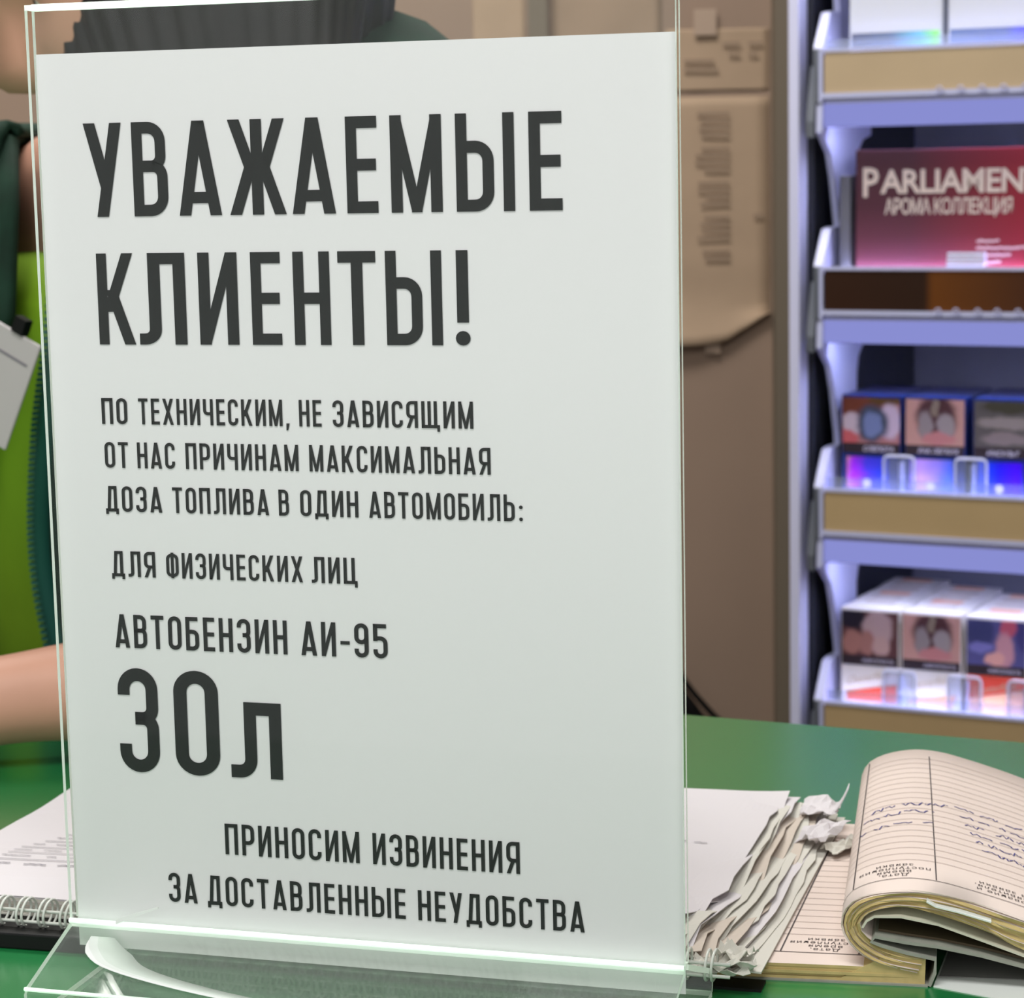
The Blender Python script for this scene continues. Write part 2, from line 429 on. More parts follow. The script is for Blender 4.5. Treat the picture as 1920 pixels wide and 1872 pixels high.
tr = struct('trim_2', box(0.030, -0.02, FLOOR, 0.052, -0.0005, CEIL), M['trim']); tr.location = WP; tr.rotation_euler = (0, 0, PW)

# papers taped on the back wall
def wall_sheet(label, x0, z0, x1, z1, m, curl=0.0, prints=(), tapes=(), torn=False, group=None):
    t = thing('wall_paper_sheet', label, 'paper', (WP[0], WP[1], 0), PW, group)
    nx, nz = 12, 24; v, f = [], []
    rng = random.Random(int((x0+z0)*1000))
    for j in range(nz+1):
        for i in range(nx+1):
            u = i/nx; q = j/nz; x = x0+(x1-x0)*u; z = z0+(z1-z0)*q
            d = 0.0015 + curl*max(0, 1-q*4)**2*(0.5+0.5*math.cos((u-.45)*5)) + 0.0012*noise.noise(Vector((x*25, z*25, 1)))
            if torn and q < .12: 
                cut = max(0, u-.72)/.28
                z += cut*.035*(1-q/.12) + .003*noise.noise(Vector((x*160, 2, 0)))
                d += cut*.01
            v.append((x, -max(d, .0008), z))
    for j in range(nz):
        for i in range(nx):
            a = j*(nx+1)+i; f.append((a, a+1, a+nx+2, a+nx+1))
    s = obj('sheet', (v, f), m, t, smooth=True); md = s.modifiers.new('solid', 'SOLIDIFY'); md.thickness = .0004
    if prints:
        obj('printed_text', stroke_geo([[(a, b), (c, b)] for a, b, c, ww in prints], .004, lambda a, b: (a, -.0058, b), .05), M['faint'], t)
    for (a, b, c, d) in tapes:
        obj('tape_strip', box(a, -.0075, b, c, -.0062, d), M['tape'], t)
    return t
wall_sheet('tan paper taped high on the brown wall, short sheet with faint lines', .19, .3415, .3095, .4125, M['kraft'],
           prints=[(.21, .376, .245, 1), (.21, .366, .25, 1), (.255, .395, .275, 1), (.285, .395, .302, 1), (.262, .383, .275, 1), (.285, .383, .296, 1)], tapes=[(.222, .405, .248, .435)])
rg = random.Random(3)
pr = []
for k in range(22):
    zz = .315-.008*k
    if k % 5 != 4: pr.append((.222+rg.uniform(0, .012), zz, .262, 1))
pr.append((.29, .196, .302, 1))
wall_sheet('long tan paper hanging below the short sheet, torn lower right corner', .10, .047, .3095, .3345, M['kraft'], curl=.018,
           prints=pr, tapes=[(.232, .035, .250, .056)], torn=True)
wall_sheet('tan sheet on the wall seen through the clear top of the sign', -.034, .36, .026, .50, M['kraft'])
wall_sheet('plain brown sheet beside the olive strip, behind the top of the sign', .058, .36, .185, .60, M['kraft2'], tapes=[(.205, .40, .225, .45)][:0])

# black cable at the bottom of the wall, behind the counter
cb = thing('cable', 'black cables looping down the brown wall behind the counter', 'cable', (WP[0], WP[1], 0), PW)
obj('cord', tube(catmull([(.17,-.02,-.30),(.20,-.03,-.352),(.225,-.03,-.385),(.25,-.03,-.41),(.29,-.03,-.43),(.34,-.03,-.45)], 6), .004), M['black'], cb, smooth=True)
obj('cord', tube(catmull([(.16,-.02,-.33),(.195,-.035,-.372),(.215,-.035,-.40),(.235,-.03,-.43),(.25,-.03,-.48)], 6), .011), M['black'], cb, smooth=True)
obj('plug_block', box(.15,-.05,-.52,.225,-.004,-.405), M['black'], cb)

# ================================================================== COUNTER
ct = thing('service_counter', 'long counter with a glossy green laminate top', 'counter', (0, 0, FLOOR))
zt = ZC-FLOOR
CA = -math.atan2(.0226, .1679)
cx = lambda x: .4257+(x-.0157)*(-.1346)
topo = [(-1.3, -.34), (1.3, -.34), (1.3, cx(1.3)), (-1.3, cx(-1.3))]
bevel(obj('countertop', prism(topo, zt-.035, zt, 'z'), M['counter'], ct), .003, 3)
bodyo = [(-1.27, -.28), (1.27, -.28), (1.27, cx(1.27)-.05), (-1.27, cx(-1.27)-.22)]
obj('counter_base', prism(bodyo, 0, zt-.035, 'z'), M['counter_body'], ct)

# ================================================================== SIGN HOLDER + NOTICE
sh = thing('sign_holder', 'clear acrylic table sign holder standing on the green counter', 'sign holder', (0, 0, ZC))
def acr(name, yz, x0=-.1066, x1=.1053, th=.0019, m=None):
    """bent acrylic sheet: (y, z) path; big faces clear, narrow edges bright"""
    v, f = ribbon([(y, z-ZC) for y, z in yz], th, x0, x1, axis='x')
    n = len(yz); mi = []
    for i in range(n-1): mi += [0, 0, 1, 1]
    mi += [1, 1]
    return obj(name, (v, f), [m or M['acrylic'], M['acr_edge']], sh, mi=mi)
acr('front_plate', [(-.0022, .013), (-.0022, .3155)])
acr('back_plate', [(.0026, .013), (.0026, .3172)])
acr('front_foot', [(-.0022, .0115), (-.0045, .0108), (-.035, .0002), (-.0362, -.001), (-.0362, -.0105)], m=M['acrylic_foot'])
acr('back_foot', [(.0026, .0115), (.005, .0105), (.041, -.0035), (.0420, -.005), (.0405, -.0105)], m=M['acrylic_foot'])
acr('base_strip', [(-.0362, -.0110), (.0405, -.0110)], m=M['acrylic_foot'])
obj('top_fold', box(-.1066, -.0031, .3150-ZC, .1053, .0036, .3166-ZC), M['acr_edge'], sh)
# bright welded seams
obj('seam', tube([(-.1066, -.0034, .0132-ZC), (.1053, -.0034, .0132-ZC)], .0009, 6), M['acr_edge'], sh)
obj('seam', tube([(-.1072, -.0355, .0004-ZC), (.1068, -.0355, .0004-ZC)], .0007, 6), M['acr_edge'], sh)
# lamp reflection in the foot, modelled as a white strip
st = thing('lamp_streak', 'lamp reflection in the clear front foot of the sign, shaped as a white strip', 'paper', (0, 0, ZC))

nt_ = thing('notice_sheet', 'white printed notice with black Cyrillic lettering inside the clear sign holder', 'notice', (0, 0, ZC))
PZ0, PZ1 = .0035, .3012
def sheet_y(x, z): return .0002*math.sin(x*30)*math.sin(z*20)
v, f = [], []
nx, nz = 20, 28
for j in range(nz+1):
    for i in range(nx+1):
        x = -.105+.21*i/nx; z = PZ0+(PZ1-PZ0)*j/nz; v.append((x, sheet_y(x, z), z-ZC))
for j in range(nz):
    for i in range(nx):
        a = j*(nx+1)+i; f.append((a, a+1, a+nx+2, a+nx+1))
s = obj('paper', (v, f), M['paper'], nt_); md = s.modifiers.new('s', 'SOLIDIFY'); md.thickness = .0002; md.offset = -1
def on_notice(u, v_): return (u/1000, sheet_y(u/1000, v_/1000)-.0003, v_/1000-ZC)
LINES = []
l1 = [('У',-89.5,-76.2),('В',-72.7,-60.7),('А',-57.0,-42.4),('Ж',-39.6,-20.4),('А',-18.4,-3.9),('Е',-.1,10.2),('М',14.5,31.2),('Ы',35.7,54.5),('Е',59.0,69.4)]
l2 = [('К',-87.0,-74.1),('Л',-72.7,-56.1),('И',-51.6,-38.1),('Е',-33.5,-23.4),('Н',-19.1,-6.8),('Т',-4.0,8.6),('Ы',11.8,30.3),('!',34.6,39.3)]
LINES.append([(c, a, b, 249.15, 29.8) for c, a, b in l1])
LINES.append([(c, a, b, 208.0, 29.4) for c, a, b in l2])
def words(z, hh, *ws):
    out = []
    for w_, a, b in ws: out += run(w_, a, b, z, hh)
    return out
LINES.append(words(182.0, 8.5, ('ПО',-87.5,-78.4),('ТЕХНИЧЕСКИМ',-74.4,-24.3),('НЕ',-18.6,-11.0),('ЗАВИСЯЩИМ',-7.2,39.4))+[(',', -23.2, -21.9, 182.0, 8.5)])
LINES.append(words(167.6, 8.5, ('ОТ',-87.1,-78.7),('НАС',-75.5,-62.2),('ПРИЧИНАМ',-58.4,-19.3),('МАКСИМАЛЬНАЯ',-15.6,44.7)))
LINES.append(words(153.1, 8.45, ('ДОЗА',-87.5,-67.4),('ТОПЛИВА',-63.7,-30.0),('В',-26.6,-23.1),('ОДИН',-19.2,.5),('АВТОМОБИЛЬ',4.1,52.2))+[(':', 53.6, 54.8, 153.2, 8.4)])
LINES.append(words(131.5, 8.5, ('ДЛЯ',-86.4,-70.7),('ФИЗИЧЕСКИХ',-66.8,-19.1),('ЛИЦ',-16.1,-.5)))
LINES.append(words(107.6, 11.2, ('АВТОБЕНЗИН',-86.3,-25.3),('АИ-95',-20.5,9.0)))
LINES.append([('3',-86.3,-71.9,65.4,35.4),('0',-66.2,-50.3,65.4,35.4),('л',-46.5,-28.4,65.6,25.5)])
LINES.append(words(39.1, 10.5, ('ПРИНОСИМ',-49.8,-2.7),('ИЗВИНЕНИЯ',1.9,51.5)))
LINES.append(words(21.3, 10.1, ('ЗА',-70.9,-60.6),('ДОСТАВЛЕННЫЕ',-56.9,12.6),('НЕУДОБСТВА',16.9,72.5)))
for L_ in LINES:
    obj('lettering', glyph_geo(L_, on_notice), M['ink'], nt_)
# the streak itself: lamp glare shaped as a white band under the foot
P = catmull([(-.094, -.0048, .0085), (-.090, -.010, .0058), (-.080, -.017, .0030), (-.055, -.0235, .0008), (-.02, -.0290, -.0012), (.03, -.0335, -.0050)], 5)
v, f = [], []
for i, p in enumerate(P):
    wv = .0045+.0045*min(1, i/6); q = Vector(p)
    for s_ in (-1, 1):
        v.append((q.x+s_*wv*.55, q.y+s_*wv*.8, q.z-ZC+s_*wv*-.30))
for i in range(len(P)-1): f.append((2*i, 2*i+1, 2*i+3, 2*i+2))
s = obj('band', (v, f), mat('lamp_streak_white', (252, 253, 252), rough=.5), st, smooth=True); md = s.modifiers.new('s', 'SOLIDIFY'); md.thickness = .0003

P = [(-.0890, -.0042, .0142), (-.0845, -.0040, .0160), (-.0790, -.0038, .0180), (-.0735, -.0036, .0200)]  # sliver standing in for the streak mirrored in the upright plate
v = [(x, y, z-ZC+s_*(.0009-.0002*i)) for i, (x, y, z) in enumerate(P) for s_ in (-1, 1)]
s = obj('lamp_streak_tip', (v, [(2*i, 2*i+1, 2*i+3, 2*i+2) for i in range(3)]), M['white_sheet'], st); md = s.modifiers.new('s', 'SOLIDIFY'); md.thickness = .0003

# ================================================================== THE LEFT-BEHIND PAPERWORK
bx = obj('black_box', box(-.155, 0, 0, 0, .115, .0062), M['black'], loc=(-.1085, .0315, ZC)); bx.rotation_euler = (0, 0, .03); bevel(bx, .0008)
tag(bx, 'flat black box under the left end of the spiral pad', 'box')
mt = obj('black_strip', box(-.07, 0, 0, .0, .0095, .0010), M['black'], loc=(.1205, .0475, ZC)); tag(mt, 'thin black strip lying along the front edge of the open ledger', 'strip')

pad = thing('spiral_notepad', 'spiral bound pad of dog-eared white sheets lying behind the sign', 'notepad', (0, .045, ZC))
PB = .0070
def pad_sheet(k, n):
    """k = 0 bottom sheet .. n-1 top sheet"""
    rng = random.Random(50+k); q = k/(n-1)
    xr = .1190-.0205*q**.8+rng.uniform(-.0015, .0015); xl = -.196-.004*rng.random()
    yb = .192-.006*q+rng.uniform(-.002, .003); z0 = PB+.0006+.0085*q
    NX, NY = 46, 14; v, f = [], []; ph = rng.uniform(0, 9)
    for j in range(NY+1):
        for i in range(NX+1):
            u = i/NX; u = 1-(1-u)**1.8; w_ = j/NY
            x = xl+(xr-xl)*u; ybk = yb - .028*max(0, (-.08-x)/.12) - (.012 if x < -.17 else 0)*((-.17-x)/.03)
            y = .004+(ybk-.004)*w_
            edge = max(0, (x-(xr-.022))/.022)           # 0..1 at the ragged right edge
            rag = (.0022*noise.noise(Vector((y*90, k*3.1, 0)))+.0012*noise.noise(Vector((y*260, k*1.7, 4))))*edge
            fr = max(0, 1-w_*3.2)
            x += rag - edge*fr*(.004+.006*q)
            z = z0 + edge*edge*(.0008+.0022*q)*math.sin(y*46+ph) + .0012*noise.noise(Vector((x*18, y*22, k*.13)))*(.4+q)
            z += edge*fr*.003*q*math.sin(y*300+k)
            z -= (.0042*q)*max(0, 1-y/.02)**1.5           # front dives to the binding
            z += .0028*q*math.exp(-((y-.03)/.02)**2)
            z = max(z, PB+.0004+.0003*k)
            v.append((x, y, z))
    for j in range(NY):
        for i in range(NX):
            a = j*(NX+1)+i; f.append((a, a+1, a+NX+2, a+NX+1))
    return v, f
obj('back_cover', prism([(-.198, .003), (.1205, .003), (.1225, .19), (-.20, .175)], PB-.0006, PB, 'z'), M['pad_grey'], pad)
NS = 15; tops = None
for k in range(NS):
    m_ = M['pad_white'] if k in (14, 13, 9, 2) else (M['pad_tan'] if k in (5, 8, 3) else M['pad_grey'])
    o = obj('sheet', pad_sheet(k, NS), m_, pad); md = o.modifiers.new('s', 'SOLIDIFY'); md.thickness = .00025
    tops = o
# printed rows on the top sheet
tv = pad_sheet(NS-1, NS)[0]
from mathutils.bvhtree import BVHTree
bvh = BVHTree.FromPolygons([Vector(p) for p in tv], pad_sheet(NS-1, NS)[1])
def on_pad(x, y):
    hit = bvh.ray_cast(Vector((x, y, .2)), Vector((0, 0, -1)))[0]
    return (x, y, (hit.z if hit else PB+.01)+.0005)
rg = random.Random(11); rows = []
for k in range(17):
    y = .104-.0049*k; x0 = (-.150-.0025*k) if k < 12 else -.178; x = x0
    if k % 2 and k > 3:
        rows.append([(x0, y), (-.03, y)]); continue
    while x < -.035:
        d = rg.uniform(.005, .014); rows.append(scribble(x, x+d, y, .0004, rg)); x += d+rg.uniform(.002, .007)
obj('printed_text', stroke_geo(rows, .0006, on_pad, .006), M['grey_ink'], tops)
rows = [scribble(.060, .0725, .112, .0004, rg), scribble(.0755, .081, .112, .0004, rg), scribble(.060, .0705, .104, .0004, rg), scribble(.062, .078, .12, .0003, rg)]
obj('printed_text', stroke_geo(rows[:3], .0007, on_pad, .006), M['grey_ink'], tops)
# twin-loop wire binding
zc_, yc_ = PB+.0035, -.0035
def ring(x):
    return tube([(x+.0003*math.sin(a), yc_+.0058*math.cos(a), zc_+.0050*math.sin(a)) for a in [2*math.pi*i/18 for i in range(18)]], .0005, 6, True)
xs = [-.192+.0087*i for i in range(35)]
for x in xs:
    for dx in (0, .0021):
        obj('ring', ring(x+dx), M['wire'], pad, smooth=True)
for (dy, dz) in ((-.0048, -.0022), (-.0040, .0018)):
    obj('binding_wire', tube([(-.195, yc_+dy*.9, zc_+dz), (.112, yc_+dy*.9, zc_+dz)], .0006, 6), M['wire'], pad, smooth=True)
# crumpled front right corner and torn flaps
def crumple(name, cx_, cy_, cz_, sx, sy, sz, seed, m_, rz=0, n=9):
    rng = random.Random(seed); v, f = [], []
    for j in range(n):
        for i in range(n):
            u = i/(n-1)-.5; w_ = j/(n-1)-.5
            x = (u*sx+sx*.12*noise.noise(Vector((w_*4, seed, 0))))*.85; y = w_*sy+sy*.12*noise.noise(Vector((u*4, seed, 5)))
            z = sz*(noise.noise(Vector((u*3.5, w_*3.5, seed)))+.5*noise.noise(Vector((u*9, w_*9, seed+3))))
            c, s_ = math.cos(rz), math.sin(rz)
            v.append((cx_+x*c-y*s_, cy_+x*s_+y*c, cz_+z))
    for j in range(n-1):
        for i in range(n-1):
            a = j*n+i; f.append((a, a+1, a+n+1, a+n))
    o = obj(name, (v, f), m_, pad); md = o.modifiers.new('s', 'SOLIDIFY'); md.thickness = .0003
    return o
crumple('torn_corner', .109, -.0005, PB+.0045, .022, .012, .005, 3.3, M['pad_grey'], .2)
crumple('torn_corner', .108, -.001, PB+.0022, .024, .010, .003, 7.1, M['pad_grey'], .1)
crumple('torn_corner', .112, .003, PB+.0068, .014, .010, .004, 9.4, M['pad_grey'], -.3)
crumple('torn_corner', .119, .150, PB+.006, .014, .026, .004, 12.2, M['pad_white'], -.35)
crumple('torn_corner', .128, .146, PB+.002, .010, .020, .003, 15.8, M['pad_grey'], -.5)
crumple('torn_corner', .114, .178, PB+.0075, .018, .020, .003, 18.8, M['pad_white'], .0)
crumple('torn_corner', .137, .162, PB+.0025, .011, .010, .003, 21.8, M['pad_white'], .7)
# curled tip
v = []; f = []
for i in range(8):
    t_ = i/7; wdt = .0065*(1-t_*.8)
    for s_ in (0, 1): v.append((.118+.009*t_, .168+s_*wdt*1.6, PB+.0065+.012*t_*t_+.0015*s_))
for i in range(7): f.append((2*i, 2*i+1, 2*i+3, 2*i+2))
o = obj('torn_corner', (v, f), M['pad_white'], pad, smooth=True); md = o.modifiers.new('s', 'SOLIDIFY'); md.thickness = .0003

# ================================================================== LEDGER
LB = (.1731, .0659, ZC); LR = math.radians(5.3)
led = thing('ledger_book', 'worn open ledger, its right pages rolled over into a thick curl', 'book', LB, LR)
mm = .001
# left page block (flat)
LD = .168
lv, lf = [], []
nx = 30
outl = [(-.150, .0), (-.0025, 0.0)]
def left_block():
    v, f = [], []
    lay = 5
    for L_ in range(lay):
        z0 = .0006+.0052*L_/lay; z1 = .0006+.0052*(L_+.93)/lay
        jit = .0006*math.sin(L_*2.3)
        pts = [(-.150, -.0010+jit), (-.10, -.0003+jit), (-.06, jit), (-.03, .0004+jit), (-.002, .0002), (-.002, LD), (-.06, LD+jit), (-.150, LD)]
        g = prism(pts, z0, z1, 'z'); n = len(v); v += g[0]; f += [tuple(i+n for i in q) for q in g[1]]
    return v, f
g = left_block()
mi = []
for L_ in range(5): mi += [0, 0]+[1]*8
mi = [1 if (i % 10) >= 2 or i < 40 else 0 for i in range(50)]
obj('left_page_block', g, [M['page'], M['page_edge']], led, mi=mi)
LZ = .0058
def on_left(x, y): return (x, y, LZ+.0001)
rules = [[(-.148, y), (-.012, y)] for y in [.030+.0067*i for i in range(19)]]
obj('ruling', stroke_geo(rules, .00032, on_left, .2), M['rule'], led)
obj('margin_rule', stroke_geo([[(-.0495, .012), (-.037, .156)], [(-.023, .012), (-.018, .03)], [(-.148, .012), (-.02, .0115)]], .0005, on_left, .2), M['rule_dark'], led)
def flip(fn, cx_, cy_): return lambda a, b: fn(cx_-a, cy_-b)
for i, tx in enumerate(['Дата,', 'время', 'поступления', 'заявки']):
    obj('printed_text', font_geo(tx, .0036, flip(on_left, -.0345, .0135+.0034*i+.0028), 'CENTER', 1.15), M['rule_dark'], led)
# rolled block: interpolate between outer and inner profiles
OUT = [(-3,4.5),(-13.6,6.4),(-20.7,9.6),(-26,14.6),(-28.3,20.1),(-27.4,24.8),(-24.3,28.6),(-17.2,31.7),(-6.7,33.4),(3.8,32.6),(14.3,30.1),(23,27.7),(31.6,25.1),(55,17.5),(90,9.5),(130,6)]
INN = [(-.4,10.2),(-6.6,10.9),(-13.6,12.8),(-19.8,16.8),(-22.1,20.4),(-20.7,23.2),(-17.2,25.6),(-8.4,27.1),(.4,26),(10.9,23.1),(21.3,19.1),(31.8,13.9),(55,8.2),(90,4.2),(130,2.4)]
NP = 64
O2 = [Vector((p.x*mm, p.y*mm)) for p in resample(catmull([(a, b, 0) for a, b in OUT], 8), NP)[0]]
I2 = [Vector((p.x*mm, p.y*mm)) for p in resample(catmull([(a, b, 0) for a, b in INN], 8), NP)[0]]
arc = [0]
for a, b in zip(O2, O2[1:]): arc.append(arc[-1]+(b-a).length)
RD = .172
def back_k(y):
    return 1+.10*max(0, y)/RD
def lay_geo(t0, t1, j0):
    v, f = [], []; ny = 5; n = NP
    for j in range(ny+1):
        y = j0+(RD-j0)*j/ny; k = back_k(y)
        for t in (t0, t1):
            for i in range(n):
                p = O2[i].lerp(I2[i], t); v.append((p.x, y+(.0007*math.sin(i*.5+t*20) if j == 0 else 0), p.y*k if i > 6 else p.y*(1+(k-1)*i/6)))
    m2 = 2*n
    for j in range(ny):
        for i in range(n-1):
            a = j*m2+i; f.append((a, a+m2, a+m2+1, a+1)); a += n; f.append((a, a+1, a+m2+1, a+m2))
        for i in (0, n-1):
            a = j*m2+i; f.append((a, a+n, a+n+m2, a+m2))
    nsurf = len(f)
    for j in (0, ny):
        for i in range(n-1):
            a = j*m2+i; f.append((a, a+1, a+1+n, a+n) if j == 0 else (a, a+n, a+n+1, a+1))
    return v, f, [0]*nsurf+[1]*(len(f)-nsurf)
NL = 9
for k in range(NL):
    t0 = k/NL; t1 = (k+.88)/NL if k else .55/NL
    v, f, mi = lay_geo(t0, t1, random.Random(k).uniform(-.0006, .0009)-(.001 if k == 0 else 0))
    o = obj('rolled_leaves', (v, f), [M['page'], M['page_edge'] if k else M['page']], led, smooth=False, mi=mi)
    me = o.data; me.polygons.foreach_set('use_smooth', [m_ == 0 for m_ in mi])
def on_roll(s_, y):
    s_ = max(0, min(arc[-1]-1e-6, s_)); i = 0
    lo, hi = 0, NP-1
    while hi-lo > 1:
        md_ = (lo+hi)//2
        if arc[md_] <= s_: lo = md_
        else: hi = md_
    i = lo; t = (s_-arc[i])/max(1e-9, arc[i+1]-arc[i]); p = O2[i].lerp(O2[i+1], t); d = (O2[i+1]-O2[i]).normalized()
    k = back_k(y); nrm = Vector((-d.y, d.x))
    return (p.x+nrm.x*-.00025*-1, y, p.y*(k if i > 6 else 1+(k-1)*i/6)+nrm.y*.00025)
# which side is outward? the roll turns clockwise so the outside is on the left of travel
nrm_t = on_roll(arc[NP//3], .05)
def s_at(xm, top=True):
    best = None
    for i, p in enumerate(O2):
        if (i > 12) and abs(p.x*1000-xm) < 1.6 and (best is None or abs(p.x*1000-xm) < abs(O2[best].x*1000-xm)) and p.y > .026: best = i
    return arc[best]
s1 = s_at(-24.0); s2 = s_at(4.5)
s0 = s1-.030
rules = [[(s1-.028, y), (arc[-1]-.02, y)] for y in [.031+.0067*i for i in range(20)]]
obj('ruling', stroke_geo(rules, .00032, on_roll, .002), M['rule'], led)
obj('margin_rule', stroke_geo([[(s1, .012), (s1, .168)], [(s2, .012), (s2-.004, .162)], [(s1-.03, .0115), (s1+.10, .0105)], [(s1-.014, .0035), (s1-.004, .012)]], .00042, on_roll, .002), M['rule_dark'], led)
for i, tx in enumerate(['Дата,', 'время', 'поступления', 'заявки']):
    obj('printed_text', font_geo(tx, .0036, flip(on_roll, (s1+s2)/2, .0135+.0034*i+.0028), 'CENTER', 1.15), M['rule_dark'], led)
for i, tx in enumerate(['Наименование и', 'адрес заявителя,', 'причина заявки']):
    obj('printed_text', font_geo(tx, .0036, flip(on_roll, s2+.030, .0135+.0034*i+.0028), 'CENTER', 1.15), M['rule_dark'], led)
rg = random.Random(5); pen = []
def penline(sa, sb, y, slope=0.0):
    x = sa
    while x < sb:
        d = rg.uniform(.003, .009); pts = scribble(x, min(sb, x+d), 0, .0019, rg)
        pen.append([(a, y+b+slope*(a-sa)) for a, b in pts]); x += d+rg.uniform(.0005, .003)
penline(s1+.001, s2-.001, .083, .22); penline(s1+.004, s2+.004, .093, .2); penline(s1, s2-.001, .070, .16)
for i in range(6): penline(s2+.006+.002*i, s2+.052, .100-.0085*i, -.06)
obj('handwriting', stroke_geo(pen, .0006, on_roll, .002), M['blue_ink'], led)
# spine, cover boards, endpapers
spn = [(-.0030, .0000), (.0012, .0000), (.0022, .0050), (.0026, .0098), (-.0005, .0104), (-.0022, .0060)]
obj('spine_glue', prism([(-.0300, .0006), (-.0005, .0006), (-.0002, .0100), (-.0060, .0105), (-.0136, .0100), (-.0200, .0062)], .0002, LD, 'y'), M['page_edge'], led)
cov = [(.0010,.0004),(.0028,.0050),(.0030,.0098),(-.0066,.0116),(-.0150,.0138),(-.0182,.0150),(-.0170,.0168),(-.0066,.0152),(.0039,.0142),(.0179,.0118),(.0318,.0086),(.055,.0030),(.090,.0014),(.13,.0010)]
obj('cover', ribbon(cov, .0011, -.0012, LD+.003), M['cover'], led, smooth=False)
obj('cover_board', ribbon([(-.0160,.0176),(-.0066,.0164),(.0039,.0152),(.0179,.0129),(.0318,.0098),(.055,.0046),(.090,.0026),(.13,.0022)], .0008, .004, LD), M['darkboard'], led)
obj('endpaper', ribbon([tuple(Vector(p)*mm) for p in [(-21.2,19.6),(-19.8,22.0),(-17.2,23.6),(-8.4,23.9),(3.9,21.7),(17.9,17.0),(31.8,12.2),(55,6.6),(90,3.6),(130,2.9)]], .0007, -.0008, LD), M['endpaper'], led)
obj('lower_cover', box(-.152, -.001, 0, .0005, LD+.001, .0006), M['cover'], led)
sl = thing('paper_slip', 'small white slip tucked between the rolled ledger pages', 'paper', LB, LR)
obj('slip', ribbon([(.0000,.0304),(.0030,.0288),(.0105,.0272),(.0210,.0243)], .0005, -.0035, .030), M['white_sheet'], sl)
ws = obj('paper_sheet', prism([(0, 0), (.145, -.045), (.16, .16), (.004, .14)], 0, .0004, 'z'), M['white_sheet'], loc=(.1755, .0655, ZC)); tag(ws, 'white sheet lying flat on the counter at the right of the ledger spine', 'paper')
gc = obj('ledger_shade_card', prism([(0, 0), (.15, .016), (.15, .15), (.004, .13)], 0, .0003, 'z'), M['shade_grey'], loc=(.1765, .0745, ZC+.0005)); tag(gc, 'shade under the overhanging cover of the rolled ledger, shaped as a grey sheet', 'card')  # shadow beside the ledger spine, put in as a grey sheet

# ================================================================== DISPLAY RACK
RP = -0.18807832
RO = (-0.05307342, 1.35756984, 0.0)
rk = thing('display_rack', 'backlit white tobacco display rack with price strips on every tray', 'display rack', (RO[0], RO[1], FLOOR), RP)
F0 = FLOOR
def rz(z): return z-F0
RW = .62
obj('back_panel', box(-.03, .30, 0, RW, .315, rz(.80)), M['rack_navy'], rk)
obj('side_panel', box(-.034, .06, 0, -.030, .315, rz(.80)), M['rack_dark'], rk)
bevel(obj('upright', box(-.0326, 0, 0, -.0225, .055, rz(.80)), M['post'], rk), .0015)
obj('upright', box(RW, 0, 0, RW+.012, .315, rz(.80)), M['rack'], rk)
obj('slotted_standard', box(-.0225, .022, 0, -.0165, .05, rz(.80)), M['rack_dark'], rk)
obj('inner_shroud', box(-.0165, .12, 0, -.006, .29, rz(.80)), M['rack_dark'], rk)
LEV = [.549, .3540, .1645, -.0334, -.2285, -.4235]  # first tray is unseen, added so its LED lights the cartons below
STRIP = [M['kraft'], mat('price_tan', (198, 174, 140), rough=.45, noise_amt=.04, scale=12),
         grad_mat('price_brown', [(0, (58, 34, 22)), (.46, (52, 32, 22)), (.50, (112, 64, 24)), (1, (70, 40, 26))], 0, 0, .2, .3),
         mat('price_olive', (196, 168, 124), rough=.45, noise_amt=.04, scale=12), mat('price_olive2', (190, 162, 120), rough=.45, noise_amt=.04, scale=12), M['kraft']]
trays = []
for li, z in enumerate(LEV):
    Z = rz(z)
    tray = obj('tray', join(box(0, .003, Z-.045, RW, .016, Z-.004),            # front body
                            box(0, .016, Z-.012, RW, .20, Z-.004),              # floor
                            box(0, .016, Z-.060, RW, .03, Z-.056)), M['rack'], rk)
    trays.append(tray)
    obj('light_bar', box(0, .003, Z-.0655, RW, .0158, Z-.0452), M['bar'], tray)
    obj('price_strip', box(.001, -.0005, Z-.036, RW, .0029, Z-.001), STRIP[li], tray)
    obj('strip_rail', join(box(-.001, -.0022, Z-.0405, RW, .0029, Z-.0362), box(-.001, -.0015, Z-.0008, RW, .0029, Z+.0022)), M['rack'], tray)
    # side cheek rising above the tray and bracket sweeping back below it
    obj('end_cap', prism([(-.001, Z-.044), (-.001, Z+.003), (.020, Z+.0345), (.030, Z+.036), (.056, Z+.036), (.060, Z-.012), (.02, Z-.044)], -.0085, -.0005), M['rack'], tray)
    obj('end_cap_face', prism([(-.0016, Z-.044), (-.0016, Z+.002), (.0005, Z+.004), (.0005, Z-.044)], -.0085, -.004), M['metal'], tray)
    obj('bracket', prism([(.0, Z-.045), (-.002, Z-.070), (.012, Z-.081), (.022, Z-.088), (.032, Z-.110), (.044, Z-.150), (.052, Z-.190), (.095, Z-.190), (.095, Z-.100), (.100, Z-.085), (.112, Z-.076), (.135, Z-.072), (.135, Z-.045)], -.0060, -.0005), M['rack'], tray)
    obj('hook', prism([(.0, Z-.060), (.0, Z-.074), (.008, Z-.074), (.020, Z-.030), (.020, Z-.012), (.012, Z-.012)], -.0160, -.0088), M['metal'], tray)
    obj('led_strip', box(.012, .0165, Z-.0618, RW-.01, .0198, Z-.0606), M['led'], tray)
    obj('led_strip', box(.012, .0162, Z-.0038, RW-.01, .0180, Z-.0026), M['led_low'], tray)
    obj('underside_panel', box(.0, .030, Z-.060, RW, .14, Z-.056), M['rack'], tray)
